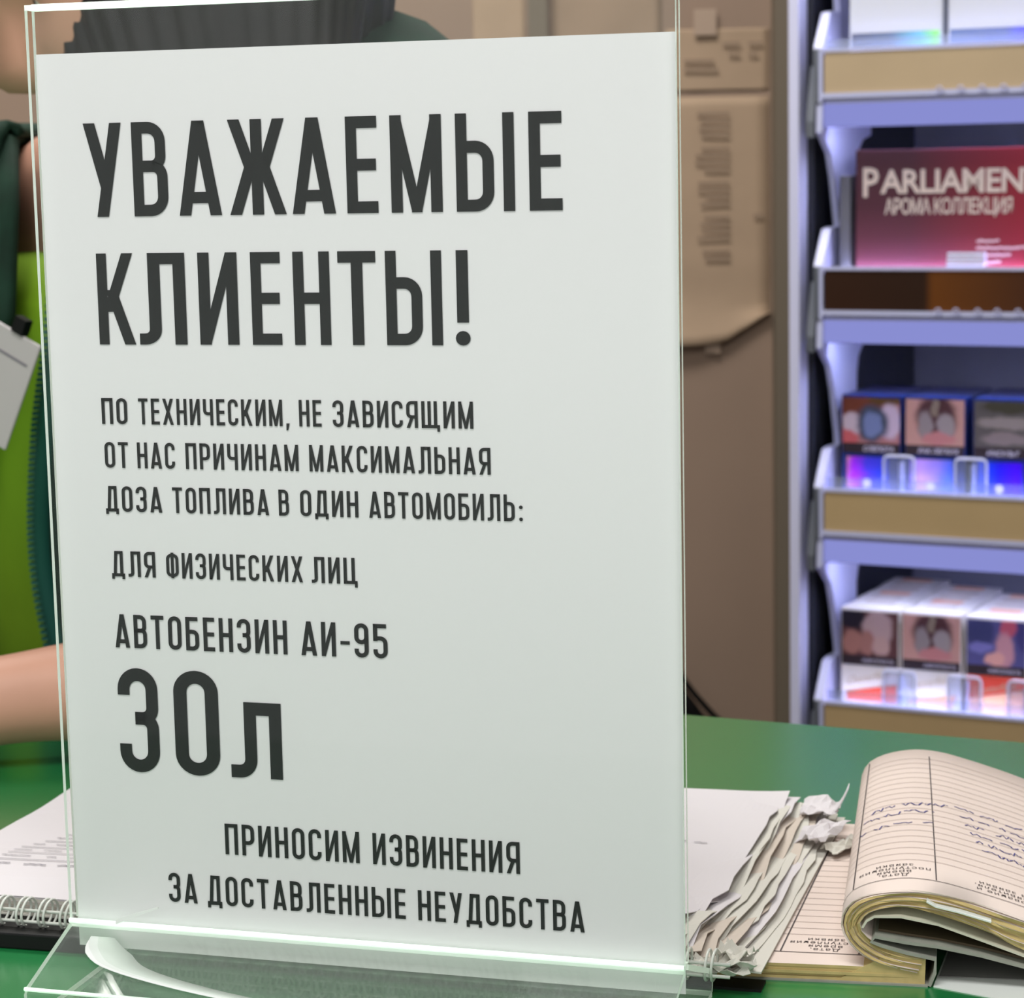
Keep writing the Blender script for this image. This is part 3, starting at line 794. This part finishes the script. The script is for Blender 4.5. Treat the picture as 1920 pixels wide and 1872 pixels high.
# clear studs clipped to the price rails
for li, xs_ in ((1, (.105, .1235, .142, .1605, .179)), (2, (.105, .121, .140, .157, .175))):
    for x in xs_:
        obj('stud', tube([(x+.0026*math.cos(a), -.0035, rz(LEV[li]-.036)+.0026*math.sin(a)) for a in [2*math.pi*i/12 for i in range(12)]], .0007, 5, True), M['rack'], trays[li])
M['clip'] = clear_mat('clear_clip', tint=(.86, .89, 1.0), haze=.16, rough=.08)
M['clip_edge'] = mat('clip_edge', (226, 230, 250), rough=.25)
def stop_clip(li, x, w_=.028, hh=.030, y=.012):
    Z = rz(LEV[li])
    c = obj('stop_clip', box(x, y, Z-.002, x+w_, y+.0015, Z+hh), M['clip'], trays[li])
    pts = [(x, y, Z-.002), (x, y, Z+hh-.004), (x+.0012, y, Z+hh-.0012), (x+.004, y, Z+hh), (x+w_-.004, y, Z+hh), (x+w_-.0012, y, Z+hh-.0012), (x+w_, y, Z+hh-.004), (x+w_, y, Z-.002)]
    obj('clip_rim', tube(pts, .0013, 5), M['clip_edge'], c)
    obj('clip_rib', box(x+w_*.5-.001, y+.0015, Z-.002, x+w_*.5+.001, y+.014, Z+hh-.006), M['clip_edge'], c)
for li, xs_ in ((3, (.052, .117, .182)), (4, (.052, .112, .166))):
    for x in xs_: stop_clip(li, x, .028 if li == 3 else .030, .032)
c = obj('stop_clip', join(*[box(.110, .004+.001*k, rz(LEV[2])+.0022+.0032*k, .1425, .016, rz(LEV[2])+.0046+.0032*k) for k in range(4)]), M['clip_edge'], trays[2])
obj('front_lip', box(.002, .004, rz(LEV[1]), RW, .0052, rz(LEV[1])+.010), M['clip'], trays[1])
obj('front_lip', box(.002, .004, rz(LEV[3]), RW, .0052, rz(LEV[3])+.012), M['clip'], trays[3])
obj('front_lip', box(.002, .004, rz(LEV[4]), RW, .0052, rz(LEV[4])+.012), M['clip'], trays[4])

# ---- goods
rm = Matrix.Translation(RO) @ Matrix.Rotation(RP, 4, 'Z')
def rack_pt(x, y, z): return tuple(rm @ Vector((x, y, z)))
def goods(name, label, cat, x, y, z, W, D, Hh, m, group=None, mi=None):
    o = obj(name, box(0, 0, 0, W, D, Hh), m, mi=mi); o.location = rack_pt(x, y, z); o.rotation_euler = (0, 0, RP)
    bevel(o, .0008, 2); return tag(o, label, cat, group)
M['carton_white'] = mat('white_carton', (226, 228, 236), rough=.4)
holo1 = grad_mat('holographic_green', [(0, (96, 100, 122)), (.45, (104, 118, 140)), (.75, (120, 190, 210)), (.93, (150, 236, 120)), (1, (190, 230, 220))], 0, 0, .084, .2)
holo2 = grad_mat('holographic_blue', [(0, (110, 128, 166)), (.45, (116, 128, 168)), (.7, (104, 92, 236)), (1, (80, 60, 220))], 0, 0, .11, .2)
TOPZ = LEV[1]-.0035
for x, W, hm, lb in ((.0172, .0835, holo1, 'white carton with a green shimmering base stripe, top tray left end'), (.1055, .10, holo2, 'white carton with a blue shimmering base stripe, top tray')):
    o = goods('cigarette_carton', lb, 'carton', x, .020, TOPZ, W, .09, .12, M['carton_white'], 'cartons on the top tray')
    obj('base_stripe', box(.002, -.0006, .0035, W-.002, 0, .0185), hm, o)
    rgx = random.Random(int(x*1e4))
    obj('small_print', stroke_geo([scribble(.018+.016*i, .027+.016*i, .0505, .0004, rgx) for i in range(3)], .0006, lambda a, b: (a, -.0004, b), .01), mat('pale_red_print', (208, 160, 168)), o)
o = goods('divider', 'grey divider standing between the two white cartons', 'divider', .1016, .018, TOPZ, .0028, .08, .12, M['metal'])

# burgundy display carton
PBZ = LEV[2]-.0035
burg = grad_mat('burgundy_print_glow', [(0, (150, 84, 112)), (.10, (140, 78, 100)), (.30, (112, 62, 78)), (.55, (88, 48, 62)), (1, (84, 46, 58))], 2, 0, .106, .35)  # print colour, with the tray uplight's pink glow painted in towards the bottom
# add the redder right side through a second ramp
nt = burg.node_tree; b = nt.nodes['Principled BSDF']; N = nt.nodes.new; L = nt.links.new
sx = [n for n in nt.nodes if n.bl_idname == 'ShaderNodeSeparateXYZ'][0]; rp = [n for n in nt.nodes if n.bl_idname == 'ShaderNodeValToRGB'][0]
mr = N('ShaderNodeMapRange'); mr.inputs['From Min'].default_value = .05; mr.inputs['From Max'].default_value = .17; mr.inputs['To Max'].default_value = .85
mx = N('ShaderNodeMix'); mx.data_type = 'RGBA'; L(sx.outputs[0], mr.inputs['Value']); L(mr.outputs[0], mx.inputs['Factor'])
L(rp.outputs[0], mx.inputs['A']); mx.inputs['B'].default_value = (*lin((172, 40, 58)), 1); L(mx.outputs['Result'], b.inputs['Base Color'])
o = goods('cigarette_carton', 'wide burgundy carton with silver serif lettering on the second tray', 'carton', .0232, .020, PBZ, .215, .060, .1070, burg)
sil = mat('silver_lettering', (232, 214, 206), rough=.3)
fr = lambda dx, dz, s=1.0: (lambda a, b_: (a+dx, -.0005, b_+dz))
obj('lettering', font_geo('P', .036, fr(.0052, .0665), bold=.0007, xs=.86), sil, o)
obj('lettering', font_geo('ARLIAMENT', .0285, fr(.0235, .0695), bold=.0007, spacing=.95, xs=.98), sil, o)
obj('lettering', font_geo('АРОМА КОЛЛЕКЦИЯ', .0185, fr(.0265, .0510), bold=.0003, spacing=.9, xs=.65), sil, o)
rgx = random.Random(8)
obj('small_print', stroke_geo([scribble(.109, .109+w_, .0275-.0062*k, .0008, rgx) for k, w_ in enumerate((.02, .045, .030, .022))], .0022, lambda a, b_: (a, -.0005, b_), .01), mat('pink_white_print', (230, 190, 205)), o)
bevel(goods('plastic_pusher', 'clear spring pusher at the left end of the second tray', 'pusher', .0075, .022, PBZ, .010, .05, .085, M['rack_navy']), .001)

# cigarette packs
M['pk_blue'] = mat('pack_blue', (34, 52, 116), rough=.35)
M['pk_white'] = mat('pack_white', (232, 226, 218), rough=.4)
M['pk_navy'] = mat('pack_navy', (44, 46, 70), rough=.4)
M['w_dark'] = mat('warning_dark', (46, 34, 38), rough=.5)
M['w_txt'] = mat('warning_text', (196, 190, 206), rough=.5)
def pic_mat(name, bg, blobs):
    m = bpy.data.materials.new(name); m.use_nodes = True; nt = m.node_tree; b = nt.nodes['Principled BSDF']; b.inputs['Roughness'].default_value = .4
    N = nt.nodes.new; L = nt.links.new
    tc = N('ShaderNodeTexCoord'); nz_ = N('ShaderNodeTexNoise'); nz_.inputs['Scale'].default_value = 90; nz_.inputs['Detail'].default_value = 3
    L(tc.outputs['Object'], nz_.inputs['Vector'])
    vm = N('ShaderNodeVectorMath'); vm.operation = 'MULTIPLY_ADD'; L(nz_.outputs['Color'], vm.inputs[0]); vm.inputs[1].default_value = (.008, 0, .008); L(tc.outputs['Object'], vm.inputs[2])
    prev = None
    for (x, z, rx, rz_, c) in blobs:
        sb = N('ShaderNodeVectorMath'); sb.operation = 'SUBTRACT'; L(vm.outputs[0], sb.inputs[0]); sb.inputs[1].default_value = (x+.004, 0, z+.004)
        sc = N('ShaderNodeVectorMath'); sc.operation = 'MULTIPLY'; L(sb.outputs[0], sc.inputs[0]); sc.inputs[1].default_value = (1/rx, 0, 1/rz_)
        ln = N('ShaderNodeVectorMath'); ln.operation = 'LENGTH'; L(sc.outputs[0], ln.inputs[0])
        mr = N('ShaderNodeMapRange'); mr.inputs['From Min'].default_value = 1.1; mr.inputs['From Max'].default_value = .8; L(ln.outputs['Value'], mr.inputs['Value'])
        mx = N('ShaderNodeMix'); mx.data_type = 'RGBA'; L(mr.outputs[0], mx.inputs['Factor'])
        if prev is None: mx.inputs['A'].default_value = (*lin(bg), 1)
        else: L(prev, mx.inputs['A'])
        mx.inputs['B'].default_value = (*lin(c), 1); prev = mx.outputs['Result']
    L(prev, b.inputs['Base Color']); return m
PICS = {
 'eye': pic_mat('warning_eye', (176, 120, 118), [(.010,.034,.030,.010,(120,62,44)), (.045,.040,.022,.006,(96,66,30)), (.010,.018,.012,.010,(206,186,196)), (.044,.020,.012,.016,(206,184,206)), (.028,.018,.0155,.018,(70,78,98)), (.028,.017,.010,.012,(120,132,176)), (.004,.004,.012,.008,(198,96,96))]),
 'lungs': pic_mat('warning_lungs', (198,150,140), [(.028,.024,.019,.022,(84,52,56)), (.018,.018,.007,.013,(150,138,140)), (.036,.018,.009,.012,(160,148,150)), (.027,.034,.004,.008,(140,124,110)), (.030,.006,.016,.006,(196,130,130))]),
 'grey': pic_mat('warning_grey', (96,90,88), [(.030,.036,.024,.006,(70,66,52)), (.028,.022,.026,.006,(150,138,134)), (.028,.008,.022,.006,(140,126,126))]),
 'faces': pic_mat('warning_faces', (96,60,60), [(.010,.034,.013,.010,(40,34,46)), (.034,.026,.015,.017,(190,160,160)), (.010,.012,.010,.012,(172,120,108)), (.024,.012,.007,.012,(168,118,108)), (.037,.010,.009,.010,(196,160,154))]),
 'cry': pic_mat('warning_crying', (88,86,138), [(.012,.030,.014,.014,(66,68,112)), (.038,.036,.008,.010,(196,90,110)), (.012,.016,.012,.005,(128,124,190)), (.034,.014,.009,.018,(206,150,160)), (.052,.03,.008,.016,(70,66,120)), (.026,.006,.010,.006,(230,170,160))]),
}
PW_, PD_, PH_ = .055, .022, .088
def pack(label, x, z, body, pic, label_fn, group):
    o = goods('cigarette_pack', label, 'cigarette pack', x, .026, z, PW_, PD_, PH_, body, group)
    pc = obj('warning_picture', box(0, -.0005, 0, PW_-.002, 0, .041), PICS[pic], o, loc=(.001, 0, .0445))
    obj('warning_band', box(.001, -.0006, .0355, PW_-.001, 0, .0445), M['w_dark'], o)
    return o
def txt(o, s, size, x, z, m, xs=1.0, slope=0.0, bold=0.0):
    return obj('lettering', font_geo(s, size, lambda a, b_: (a+x+b_*.25, -.0009, b_+z+a*slope), xs=xs, bold=bold), m, o)
Z3 = LEV[3]+.0000+.0005; Z4 = LEV[4]+.0005
M['pl1'] = grad_mat('label_yellow_magenta', [(0, (214, 190, 60)), (.3, (220, 150, 120)), (.5, (170, 40, 220)), (.7, (70, 60, 200)), (1, (36, 60, 190))], 0, 0, .055, .3, wobble=.03, scale=45, axis2=None)
M['pl2'] = grad_mat('label_violet', [(0, (120, 110, 220)), (.5, (190, 150, 226)), (1, (84, 110, 220))], 0, 0, .05, .3, wobble=.02, scale=50)
M['pl3'] = grad_mat('label_blue', [(0, (0, 96, 220)), (.4, (30, 30, 210)), (.7, (70, 10, 220)), (1, (40, 20, 200))], 0, 0, .055, .3)
M['red'] = mat('label_red', (214, 74, 52), rough=.4)
M['peach'] = mat('label_peach', (238, 176, 140), rough=.4)
M['gold_txt'] = mat('gold_text', (186, 168, 140), rough=.4)
for k, (x, pic, lm, lb) in enumerate([(.0082, 'eye', 'pl1', 'navy cigarette pack with an eye warning picture and yellow magenta label'),
                                      (.0670, 'lungs', 'pl2', 'navy cigarette pack with a lungs warning picture and violet label'),
                                      (.1290, 'grey', 'pl3', 'navy cigarette pack with a grey warning picture and bright blue label')]):
    o = pack(lb, x, Z3-.004, M['pk_blue'], pic, None, 'navy packs on the third tray')
    obj('brand_label', box(.005, -.0007, .004, PW_-.011, 0, .032), M[lm], o)
    obj('emblem', ([(.024+.004*math.cos(a*math.pi/6), -.0011, .0085+.004*math.sin(a*math.pi/6)) for a in range(12)], [tuple(range(12))]), M['w_txt'], o)
    txt(o, 'СЛЕПОТА' if pic == 'eye' else ('РАК ЛЕГКИХ' if pic == 'lungs' else 'ИНСУЛЬТ'), .0062, .020 if pic == 'eye' else .012, .0375, M['w_txt'], xs=.95, bold=.0002)
    for j in range(1, 4):
        q = goods('cigarette_pack', 'navy cigarette pack, %s behind the one with the %s picture' % (('first', 'second', 'third')[j-1], {'eye': 'eye', 'lungs': 'lungs', 'grey': 'grey'}[pic]), 'cigarette pack', x, .026+.0232*j, Z3-.004, PW_, PD_, PH_, M['pk_navy'], 'navy packs queued on the third tray')
for k, (x, pic, lb) in enumerate([(.0075, 'faces', 'white cigarette pack with red corner and faces warning picture, lowest tray left'),
                                  (.0650, 'lungs', 'white cigarette pack with a lungs warning picture on the lowest tray'),
                                  (.1240, 'cry', 'red and white cigarette pack with a blue warning picture on the lowest tray')]):
    o = pack(lb, x, Z4-.004, M['pk_white'], pic, None, 'white packs on the lowest tray')
    y_ = -.0008
    if k == 0: g = ([(.006, y_, .002), (PW_-.002, y_, .002), (PW_-.002, y_, .0195), (.006, y_, .010)], [(0, 1, 2, 3)]); obj('red_corner', g, M['red'], o)
    if k == 1: g = ([(.006, y_, .0045), (PW_-.008, y_, .002), (PW_-.004, y_, .0145), (.006, y_, .0065)], [(0, 1, 2, 3)]); obj('peach_corner', g, M['peach'], o)
    if k == 2:
        obj('red_panel', ([(.001, y_, .013), (PW_-.001, y_, .025), (PW_-.001, y_, .0352), (.001, y_, .0352)], [(0, 1, 2, 3)]), M['red'], o)
        obj('peach_corner', ([(.001, y_, .002), (PW_-.001, y_, .002), (PW_-.001, y_, .024), (.001, y_, .012)], [(0, 1, 2, 3)]), M['peach'], o)
    txt(o, 'Chesterfield', .0108, .006, .0165, M['gold_txt'], xs=.72, slope=.22)
    txt(o, 'ЗАВИСИМОСТЬ', .0045, .020, .0385, M['w_txt'], xs=.85, bold=.0001)
    for j in range(1, 7 - k):
        q = goods('cigarette_pack', 'white cigarette pack, %s behind the front pack with the %s picture' % (('first', 'second', 'third', 'fourth', 'fifth', 'sixth')[j-1], {'faces': 'faces', 'lungs': 'lungs', 'cry': 'blue'}[pic]), 'cigarette pack', x+.0008*math.sin(j*2), .026+.0236*j, Z4-.004, PW_, PD_, PH_, M['pk_white'], 'white packs queued on the lowest tray')
        obj('top_seal', box(.012, .004, PH_, .040, PD_-.004, PH_+.0003), M['peach'] if (j+k) % 3 == 0 else M['pad_tan'], q)

# ================================================================== PERSON
pr_ = thing('person', 'person in a dark green jacket over a lime shirt leaning at the counter', 'person', (-.33, .62, FLOOR))
def pl(geo): return local(pr_, geo)
# body: one skin surface grown from a skeleton
J = {'pel': (-.34,.66,-.06), 'sp1': (-.34,.64,.06), 'chest': (-.335,.61,.19), 'nb': (-.315,.565,.275), 'neck': (-.315,.535,.325), 'nt': (-.305,.51,.355),
     'ls': (-.185,.52,.262), 'le': (-.070,.362,.032), 'lw': (-.262,.272,.0205), 'lh': (-.315,.247,.014),
     'rs': (-.455,.650,.225), 're': (-.585,.66,-.01), 'rw': (-.60,.58,-.20), 'rh': (-.605,.56,-.27),
     'lt': (-.255,.65,-.12), 'lk': (-.24,.63,-.50), 'la': (-.24,.66,-.885), 'lf': (-.225,.54,-.925),
     'rt': (-.425,.68,-.12), 'rk': (-.44,.66,-.50), 'ra': (-.45,.69,-.885), 'rf': (-.47,.57,-.925)}
RAD = {'pel': .085, 'sp1': .080, 'chest': .085, 'nb': .06, 'neck': .047, 'nt': .045, 'ls': .052, 'le': .040, 'lw': .0235, 'lh': .020,
       'rs': .052, 're': .036, 'rw': .025, 'rh': .022, 'lt': .075, 'lk': .055, 'la': .038, 'lf': .03, 'rt': .075, 'rk': .055, 'ra': .038, 'rf': .03}
EDG = [('pel','sp1'),('sp1','chest'),('chest','nb'),('nb','neck'),('neck','nt'),('chest','ls'),('ls','le'),('le','lw'),('lw','lh'),('chest','rs'),('rs','re'),('re','rw'),('rw','rh'),
       ('pel','lt'),('lt','lk'),('lk','la'),('la','lf'),('pel','rt'),('rt','rk'),('rk','ra'),('ra','rf')]
# mid joints for tapering forearms
J['lm'] = (-.115,.338,.0285); RAD['lm'] = .041; J['lm2'] = (-.190,.304,.0240); RAD['lm2'] = .033
EDG.remove(('le','lw')); EDG += [('le','lm'),('lm','lm2'),('lm2','lw')]
def hand(w_, d, up, side, pre, rad=.0085):
    """five fingers rooted in the palm; w_ = hand joint key, d = finger direction, side = direction of the thumb"""
    d = Vector(d).normalized(); side = Vector(side).normalized(); up = Vector(up).normalized(); c = Vector(J[w_])
    for i, (off, ln) in enumerate(((.026, .066), (.009, .074), (-.009, .070), (-.025, .056))):
        a = c+d*.022+side*off; b_ = a+d*ln*.40+side*off*.10+up*.004; e = b_+d*ln*.32-up*.008; g_ = e+d*ln*.22-up*.008
        ks = [pre+str(i)+x for x in 'abcd']
        for kk, p in zip(ks, (a, b_, e, g_)): J[kk] = tuple(p)
        for kk, r_ in zip(ks, (rad*1.05, rad, rad*.9, rad*.75)): RAD[kk] = r_
        EDG.extend([(w_, ks[0]), (ks[0], ks[1]), (ks[1], ks[2]), (ks[2], ks[3])])
    a = c-d*.006+side*.024; b_ = a+d*.022+side*.020; e = b_+d*.026+side*.006
    for kk, p, r_ in zip((pre+'ta', pre+'tb', pre+'tc'), (a, b_, e), (rad*1.25, rad*1.1, rad*.85)): J[kk] = tuple(p); RAD[kk] = r_
    EDG.extend([(w_, pre+'ta'), (pre+'ta', pre+'tb'), (pre+'tb', pre+'tc')])
hand('lh', (-.93, -.36, -.03), (0, 0, 1), (.36, -.93, 0), 'L')
hand('rh', (-.02, -.15, -1), (0, -1, 0), (.3, -.95, 0), 'R')
keys = list(J); me = bpy.data.meshes.new('body')
ex = Vector(pr_.location)
me.from_pydata([tuple(Vector(J[k])-ex) for k in keys], [(keys.index(a), keys.index(b_)) for a, b_ in EDG], [])
body = bpy.data.objects.new('body', me); COL.objects.link(body); body.parent = pr_; me.materials.append(M['skin'])
md = body.modifiers.new('skin', 'SKIN'); sv = me.skin_vertices[0].data
for i, k in enumerate(keys): sv[i].radius = (RAD[k], RAD[k]); sv[i].use_root = (k == 'pel')
md.use_smooth_shade = True
sb = body.modifiers.new('sub', 'SUBSURF'); sb.levels = 2; sb.render_levels = 2

# head: shaped ellipsoid, looking down to the left
def head_geo(extra=0.0):
    v, f = [], []; NU, NV = 48, 36
    for j in range(NV+1):
        th = math.pi*j/NV
        for i in range(NU):
            ph = 2*math.pi*i/NU
            x = math.sin(th)*math.cos(ph); y = math.sin(th)*math.sin(ph); z = math.cos(th)   # face towards -y
            X, Y, Zz = x*.076, y*.095, z*.112
            if z < 0: X *= 1-.30*(-z)**1.3*(1 if y < .2 else .6); Y = Y*(1-.12*(-z)) - .008*(-z)
            if y < 0:
                fz = lambda cx, cz, sx_, sz_: math.exp(-((x-cx)/sx_)**2-((z-cz)/sz_)**2)
                Y -= .022*fz(0, -.22, .13, .13) + .014*fz(0, -.02, .09, .2)      # nose
                Y += .010*(fz(.36, .03, .17, .10)+fz(-.36, .03, .17, .10))        # eye sockets
                Y -= .005*fz(0, .20, .5, .08)                                     # brow
                Y -= .007*fz(0, -.52, .22, .06)+.006*fz(0, -.63, .2, .05)         # lips
                Y += .004*fz(0, -.575, .2, .02)
                Y -= .008*fz(0, -.86, .3, .14)                                    # chin
                Y -= .004*(fz(.5, -.28, .2, .2)+fz(-.5, -.28, .2, .2))            # cheeks
            v.append((X, Y, Zz))
    for j in range(NV):
        for i in range(NU):
            f.append((j*NU+i, j*NU+(i+1) % NU, (j+1)*NU+(i+1) % NU, (j+1)*NU+i))
    return v, f
HM = Matrix.Translation((-.262, .458, .384)) @ Matrix.Rotation(math.radians(-62), 4, 'Z') @ Matrix.Rotation(math.radians(28), 4, 'X')
def hw(g): return local(pr_, ([HM @ Vector(p) for p in g[0]], g[1]))
hd = obj('head', hw(head_geo()), M['skin'], pr_, smooth=True)
def ell(cx_, cy_, cz_, rx, ry, rz_, nu=16, nv=10):
    v = [(cx_+rx*math.sin(math.pi*j/nv)*math.cos(2*math.pi*i/nu), cy_+ry*math.sin(math.pi*j/nv)*math.sin(2*math.pi*i/nu), cz_+rz_*math.cos(math.pi*j/nv)) for j in range(nv+1) for i in range(nu)]
    return v, [(j*nu+i, j*nu+(i+1) % nu, (j+1)*nu+(i+1) % nu, (j+1)*nu+i) for j in range(nv) for i in range(nu)]
for s_ in (-1, 1):
    e = obj('eye', hw(ell(s_*.0285, -.0728, .002, .0125, .0075, .0056)), M['eyewhite'], hd, smooth=True)
    obj('iris', hw(ell(s_*.0285, -.0797, .001, .0042, .0012, .0042, 12, 6)), M['iris'], hd, smooth=True)
    obj('ear', hw(ell(s_*.0775, .008, -.008, .008, .018, .030)), M['skin'], hd, smooth=True)
obj('lips', hw(ell(0, -.0935, -.064, .021, .006, .0062)), M['lips'], hd, smooth=True)
# hair: shell over the skull plus a mass falling behind
v, f = [], []; NU, NV = 150, 30
for j in range(NV+1):
    th = math.pi*.80*j/NV
    for i in range(NU):
        ph = 2*math.pi*i/NU; x = math.sin(th)*math.cos(ph); y = math.sin(th)*math.sin(ph); z = math.cos(th)
        k = 1.10+.012*math.sin(ph*9+z*4)+.008*math.sin(ph*31+z*6)
        X, Y, Zz = x*.078*k, y*.098*k+.008, z*.114*k
        front = max(0, -y-.25)
        if z < .55 and y < -.1:                        # keep the face clear: pull the hairline inwards
            q = min(1, (.55-z)*3)*min(1, (-y-.1)*3); X *= 1-.30*q; Y = Y+(.085*q)*front*1.6; 
        v.append((X, Y, Zz))
for j in range(NV):
    for i in range(NU): f.append((j*NU+i, j*NU+(i+1) % NU, (j+1)*NU+(i+1) % NU, (j+1)*NU+i))
hair = obj('hair', hw((v, f)), M['hair'], pr_, smooth=True)
rings = []
for c, rx, ry in (((-.222,.475,.472), .030, .030), ((-.220,.462,.455), .058, .050), ((-.224,.445,.42), .078, .056), ((-.224,.430,.38), .082, .050), ((-.229,.418,.345), .086, .042), ((-.224,.412,.30), .076, .028), ((-.222,.415,.25), .060, .018), ((-.218,.415,.21), .028, .010)):
    rings.append([(c[0]+rx*(1+.012*math.sin(9*a+c[2]*20)+.006*math.sin(37*a))*math.cos(a), c[1]+ry*(1+.03*math.sin(9*a+c[2]*20)+.025*math.sin(37*a))*math.sin(a), c[2]+.012*math.sin(5*a)*max(0,.3-c[2])*8) for a in [2*math.pi*i/160 for i in range(160)]])
obj('hair_length', pl(loft(rings)), M['hair'], hair, smooth=True)

# torso clothing as lofts around a turned torso axis
PSI = math.radians(30); FD = Vector((-math.sin(PSI), -math.cos(PSI), 0)); LD_ = Vector((math.cos(PSI), -math.sin(PSI), 0))
def tring(c, rl, rf, g0=None, g1=None, n=44, sup=2.4, wob=0.0):
    """superellipse ring; angle 0 = front. g0..g1 = opening (radians) left out"""
    out = []
    a0 = g1 if g1 is not None else 0; a1 = 2*math.pi+(g0 if g0 is not None else 0)
    for i in range(n+(1 if g0 is not None else 0)):
        a = a0+(a1-a0)*i/n; cf = math.cos(a); sl_ = math.sin(a)
        pf = abs(cf)**(2/sup)*(1 if cf > 0 else -1); plx = abs(sl_)**(2/sup)*(1 if sl_ > 0 else -1)
        wv = 1+wob*math.sin(a*7+c[2]*40)
        p = Vector(c)+FD*rf*pf*wv+LD_*rl*plx*wv
        out.append(p)
    return out
TS = [((-.34,.665,-.14), .170, .122), ((-.34,.66,-.05), .164, .118), ((-.34,.648,.04), .164, .118), ((-.338,.63,.12), .172, .120), ((-.335,.612,.19), .172, .116), ((-.332,.60,.212), .14, .095), ((-.33,.60,.222), .10, .075)]
obj('lime_shirt', pl(loft([tring(c, a, b_, wob=.012) for c, a, b_ in TS])), M['lime'], pr_, smooth=True)
jr = []
for (c, a, b_), (g0, g1) in zip([((-.34,.67,-.16), .185, .135), ((-.34,.66,-.07), .178, .128), ((-.34,.648,.03), .178, .126), ((-.338,.63,.11), .186, .130), ((-.335,.612,.185), .190, .128), ((-.325,.588,.245), .165, .105), ((-.318,.572,.283), .105, .082), ((-.318,.570,.286), .100, .080)][:7],
                                [(-.60, .18), (-.56, .14), (-.50, .09), (-.14, .17), (.08, .30), (-.01, .24), (-.30, .20)]):
    jr.append(tring(c, a, b_, g0, g1, wob=.02))
jk = obj('jacket', pl(loft(jr, False, False, False)), M['jacket'], pr_, smooth=True)
md = jk.modifiers.new('s', 'SOLIDIFY'); md.thickness = .006; md.offset = 1
# collar flap
cr = []
for dz, k in ((0, 1.0), (.004, 1.02), (.005, 1.05), (-.001, 1.09), (-.012, 1.12)):
    cr.append(tring((-.318, .572, .284+dz), .105*k, .080*k+.003, -.30, .20, n=30))
o = obj('collar', pl(loft(cr, False, False, False)), M['jacket'], jk, smooth=True); md = o.modifiers.new('s', 'SOLIDIFY'); md.thickness = .005
# zip with teeth along the right-hand edge of the opening
zp = [r[0] for r in jr]; zl = catmull([p+FD*.006 for p in zp[:6]], 10)
obj('zip_tape', pl(tube(zl, .0062, 6)), M['zipper'], jk, smooth=True)
tg = ([], [])
for i, p in enumerate(resample(zl, 110)[0]):
    tg = join(tg, box(p.x-.0086, p.y-.004, p.z-.0011, p.x-.0040, p.y+.001, p.z+.0011))
o = obj('zip_teeth', pl(tg), M['zipper'], jk); o['kind'] = 'stuff'
# sleeves
def sleeve(pts, rs, n=22):
    P = catmull(pts, 6); R_ = catmull([(r, 0, 0) for r in rs], 6)
    v, f = tube(P, [max(.01, r.x*(1+.05*math.sin(i*1.7))) for i, r in enumerate(R_)], n)
    return v, f
obj('sleeve', pl(sleeve([(-.235,.555,.230), (-.172,.508,.280), (-.142,.466,.200), (-.105,.415,.115), (-.068,.372,.052), (-.090,.356,.046)], [.06, .070, .062, .056, .049, .044])), M['jacket'], jk, smooth=True)
obj('sleeve', pl(sleeve([(-.42,.62,.19), (-.475,.655,.215), (-.53,.66,.11), (-.585,.66,-.01), (-.595,.62,-.10), (-.600,.585,-.18)], [.06, .070, .062, .056, .048, .040])), M['jacket'], jk, smooth=True)
tr_ = join(loft([tring((-.34,.665,-.12), .168, .118), tring((-.34,.665,-.20), .172, .12)]))
tro = obj('trousers', pl(join(tr_, tube([J['lt'], J['lk'], (-.24,.66,-.88)], [.095, .068, .055], 18), tube([J['rt'], J['rk'], (-.45,.69,-.88)], [.095, .068, .055], 18))), M['trousers'], pr_, smooth=True)
for nm, a, b_ in (('shoe', (-.24,.69,-.92), (-.222,.52,-.925)), ('shoe', (-.45,.72,-.92), (-.475,.55,-.925))):
    obj(nm, pl(tube([a, ((a[0]+b_[0])/2, (a[1]+b_[1])/2, -.915), b_], [.036, .042, .032], 14)), M['black'], pr_, smooth=True)
# name badge hanging on the shirt
bc = Vector((-.377, .462, .147))
bd = thing('name_badge', 'tilted white badge clipped on the lime shirt', 'badge', tuple(bc), 0)
bd.rotation_euler = (math.radians(-4), math.radians(24), math.radians(-14))
bevel(obj('card', box(-.017, -.001, -.032, .017, .001, .032), M['badge'], bd), .0015)
obj('printed_text', stroke_geo([[(-.013, .018), (.013, .018)], [(-.011, -.004), (-.002, -.004)], [(-.011, -.018), (-.004, -.018)]], .0014, lambda a, b_: (a, -.0014, b_), .05), M['grey_ink'], bd)
obj('clip', box(-.004, -.003, .032, .004, .003, .041), M['black'], bd)
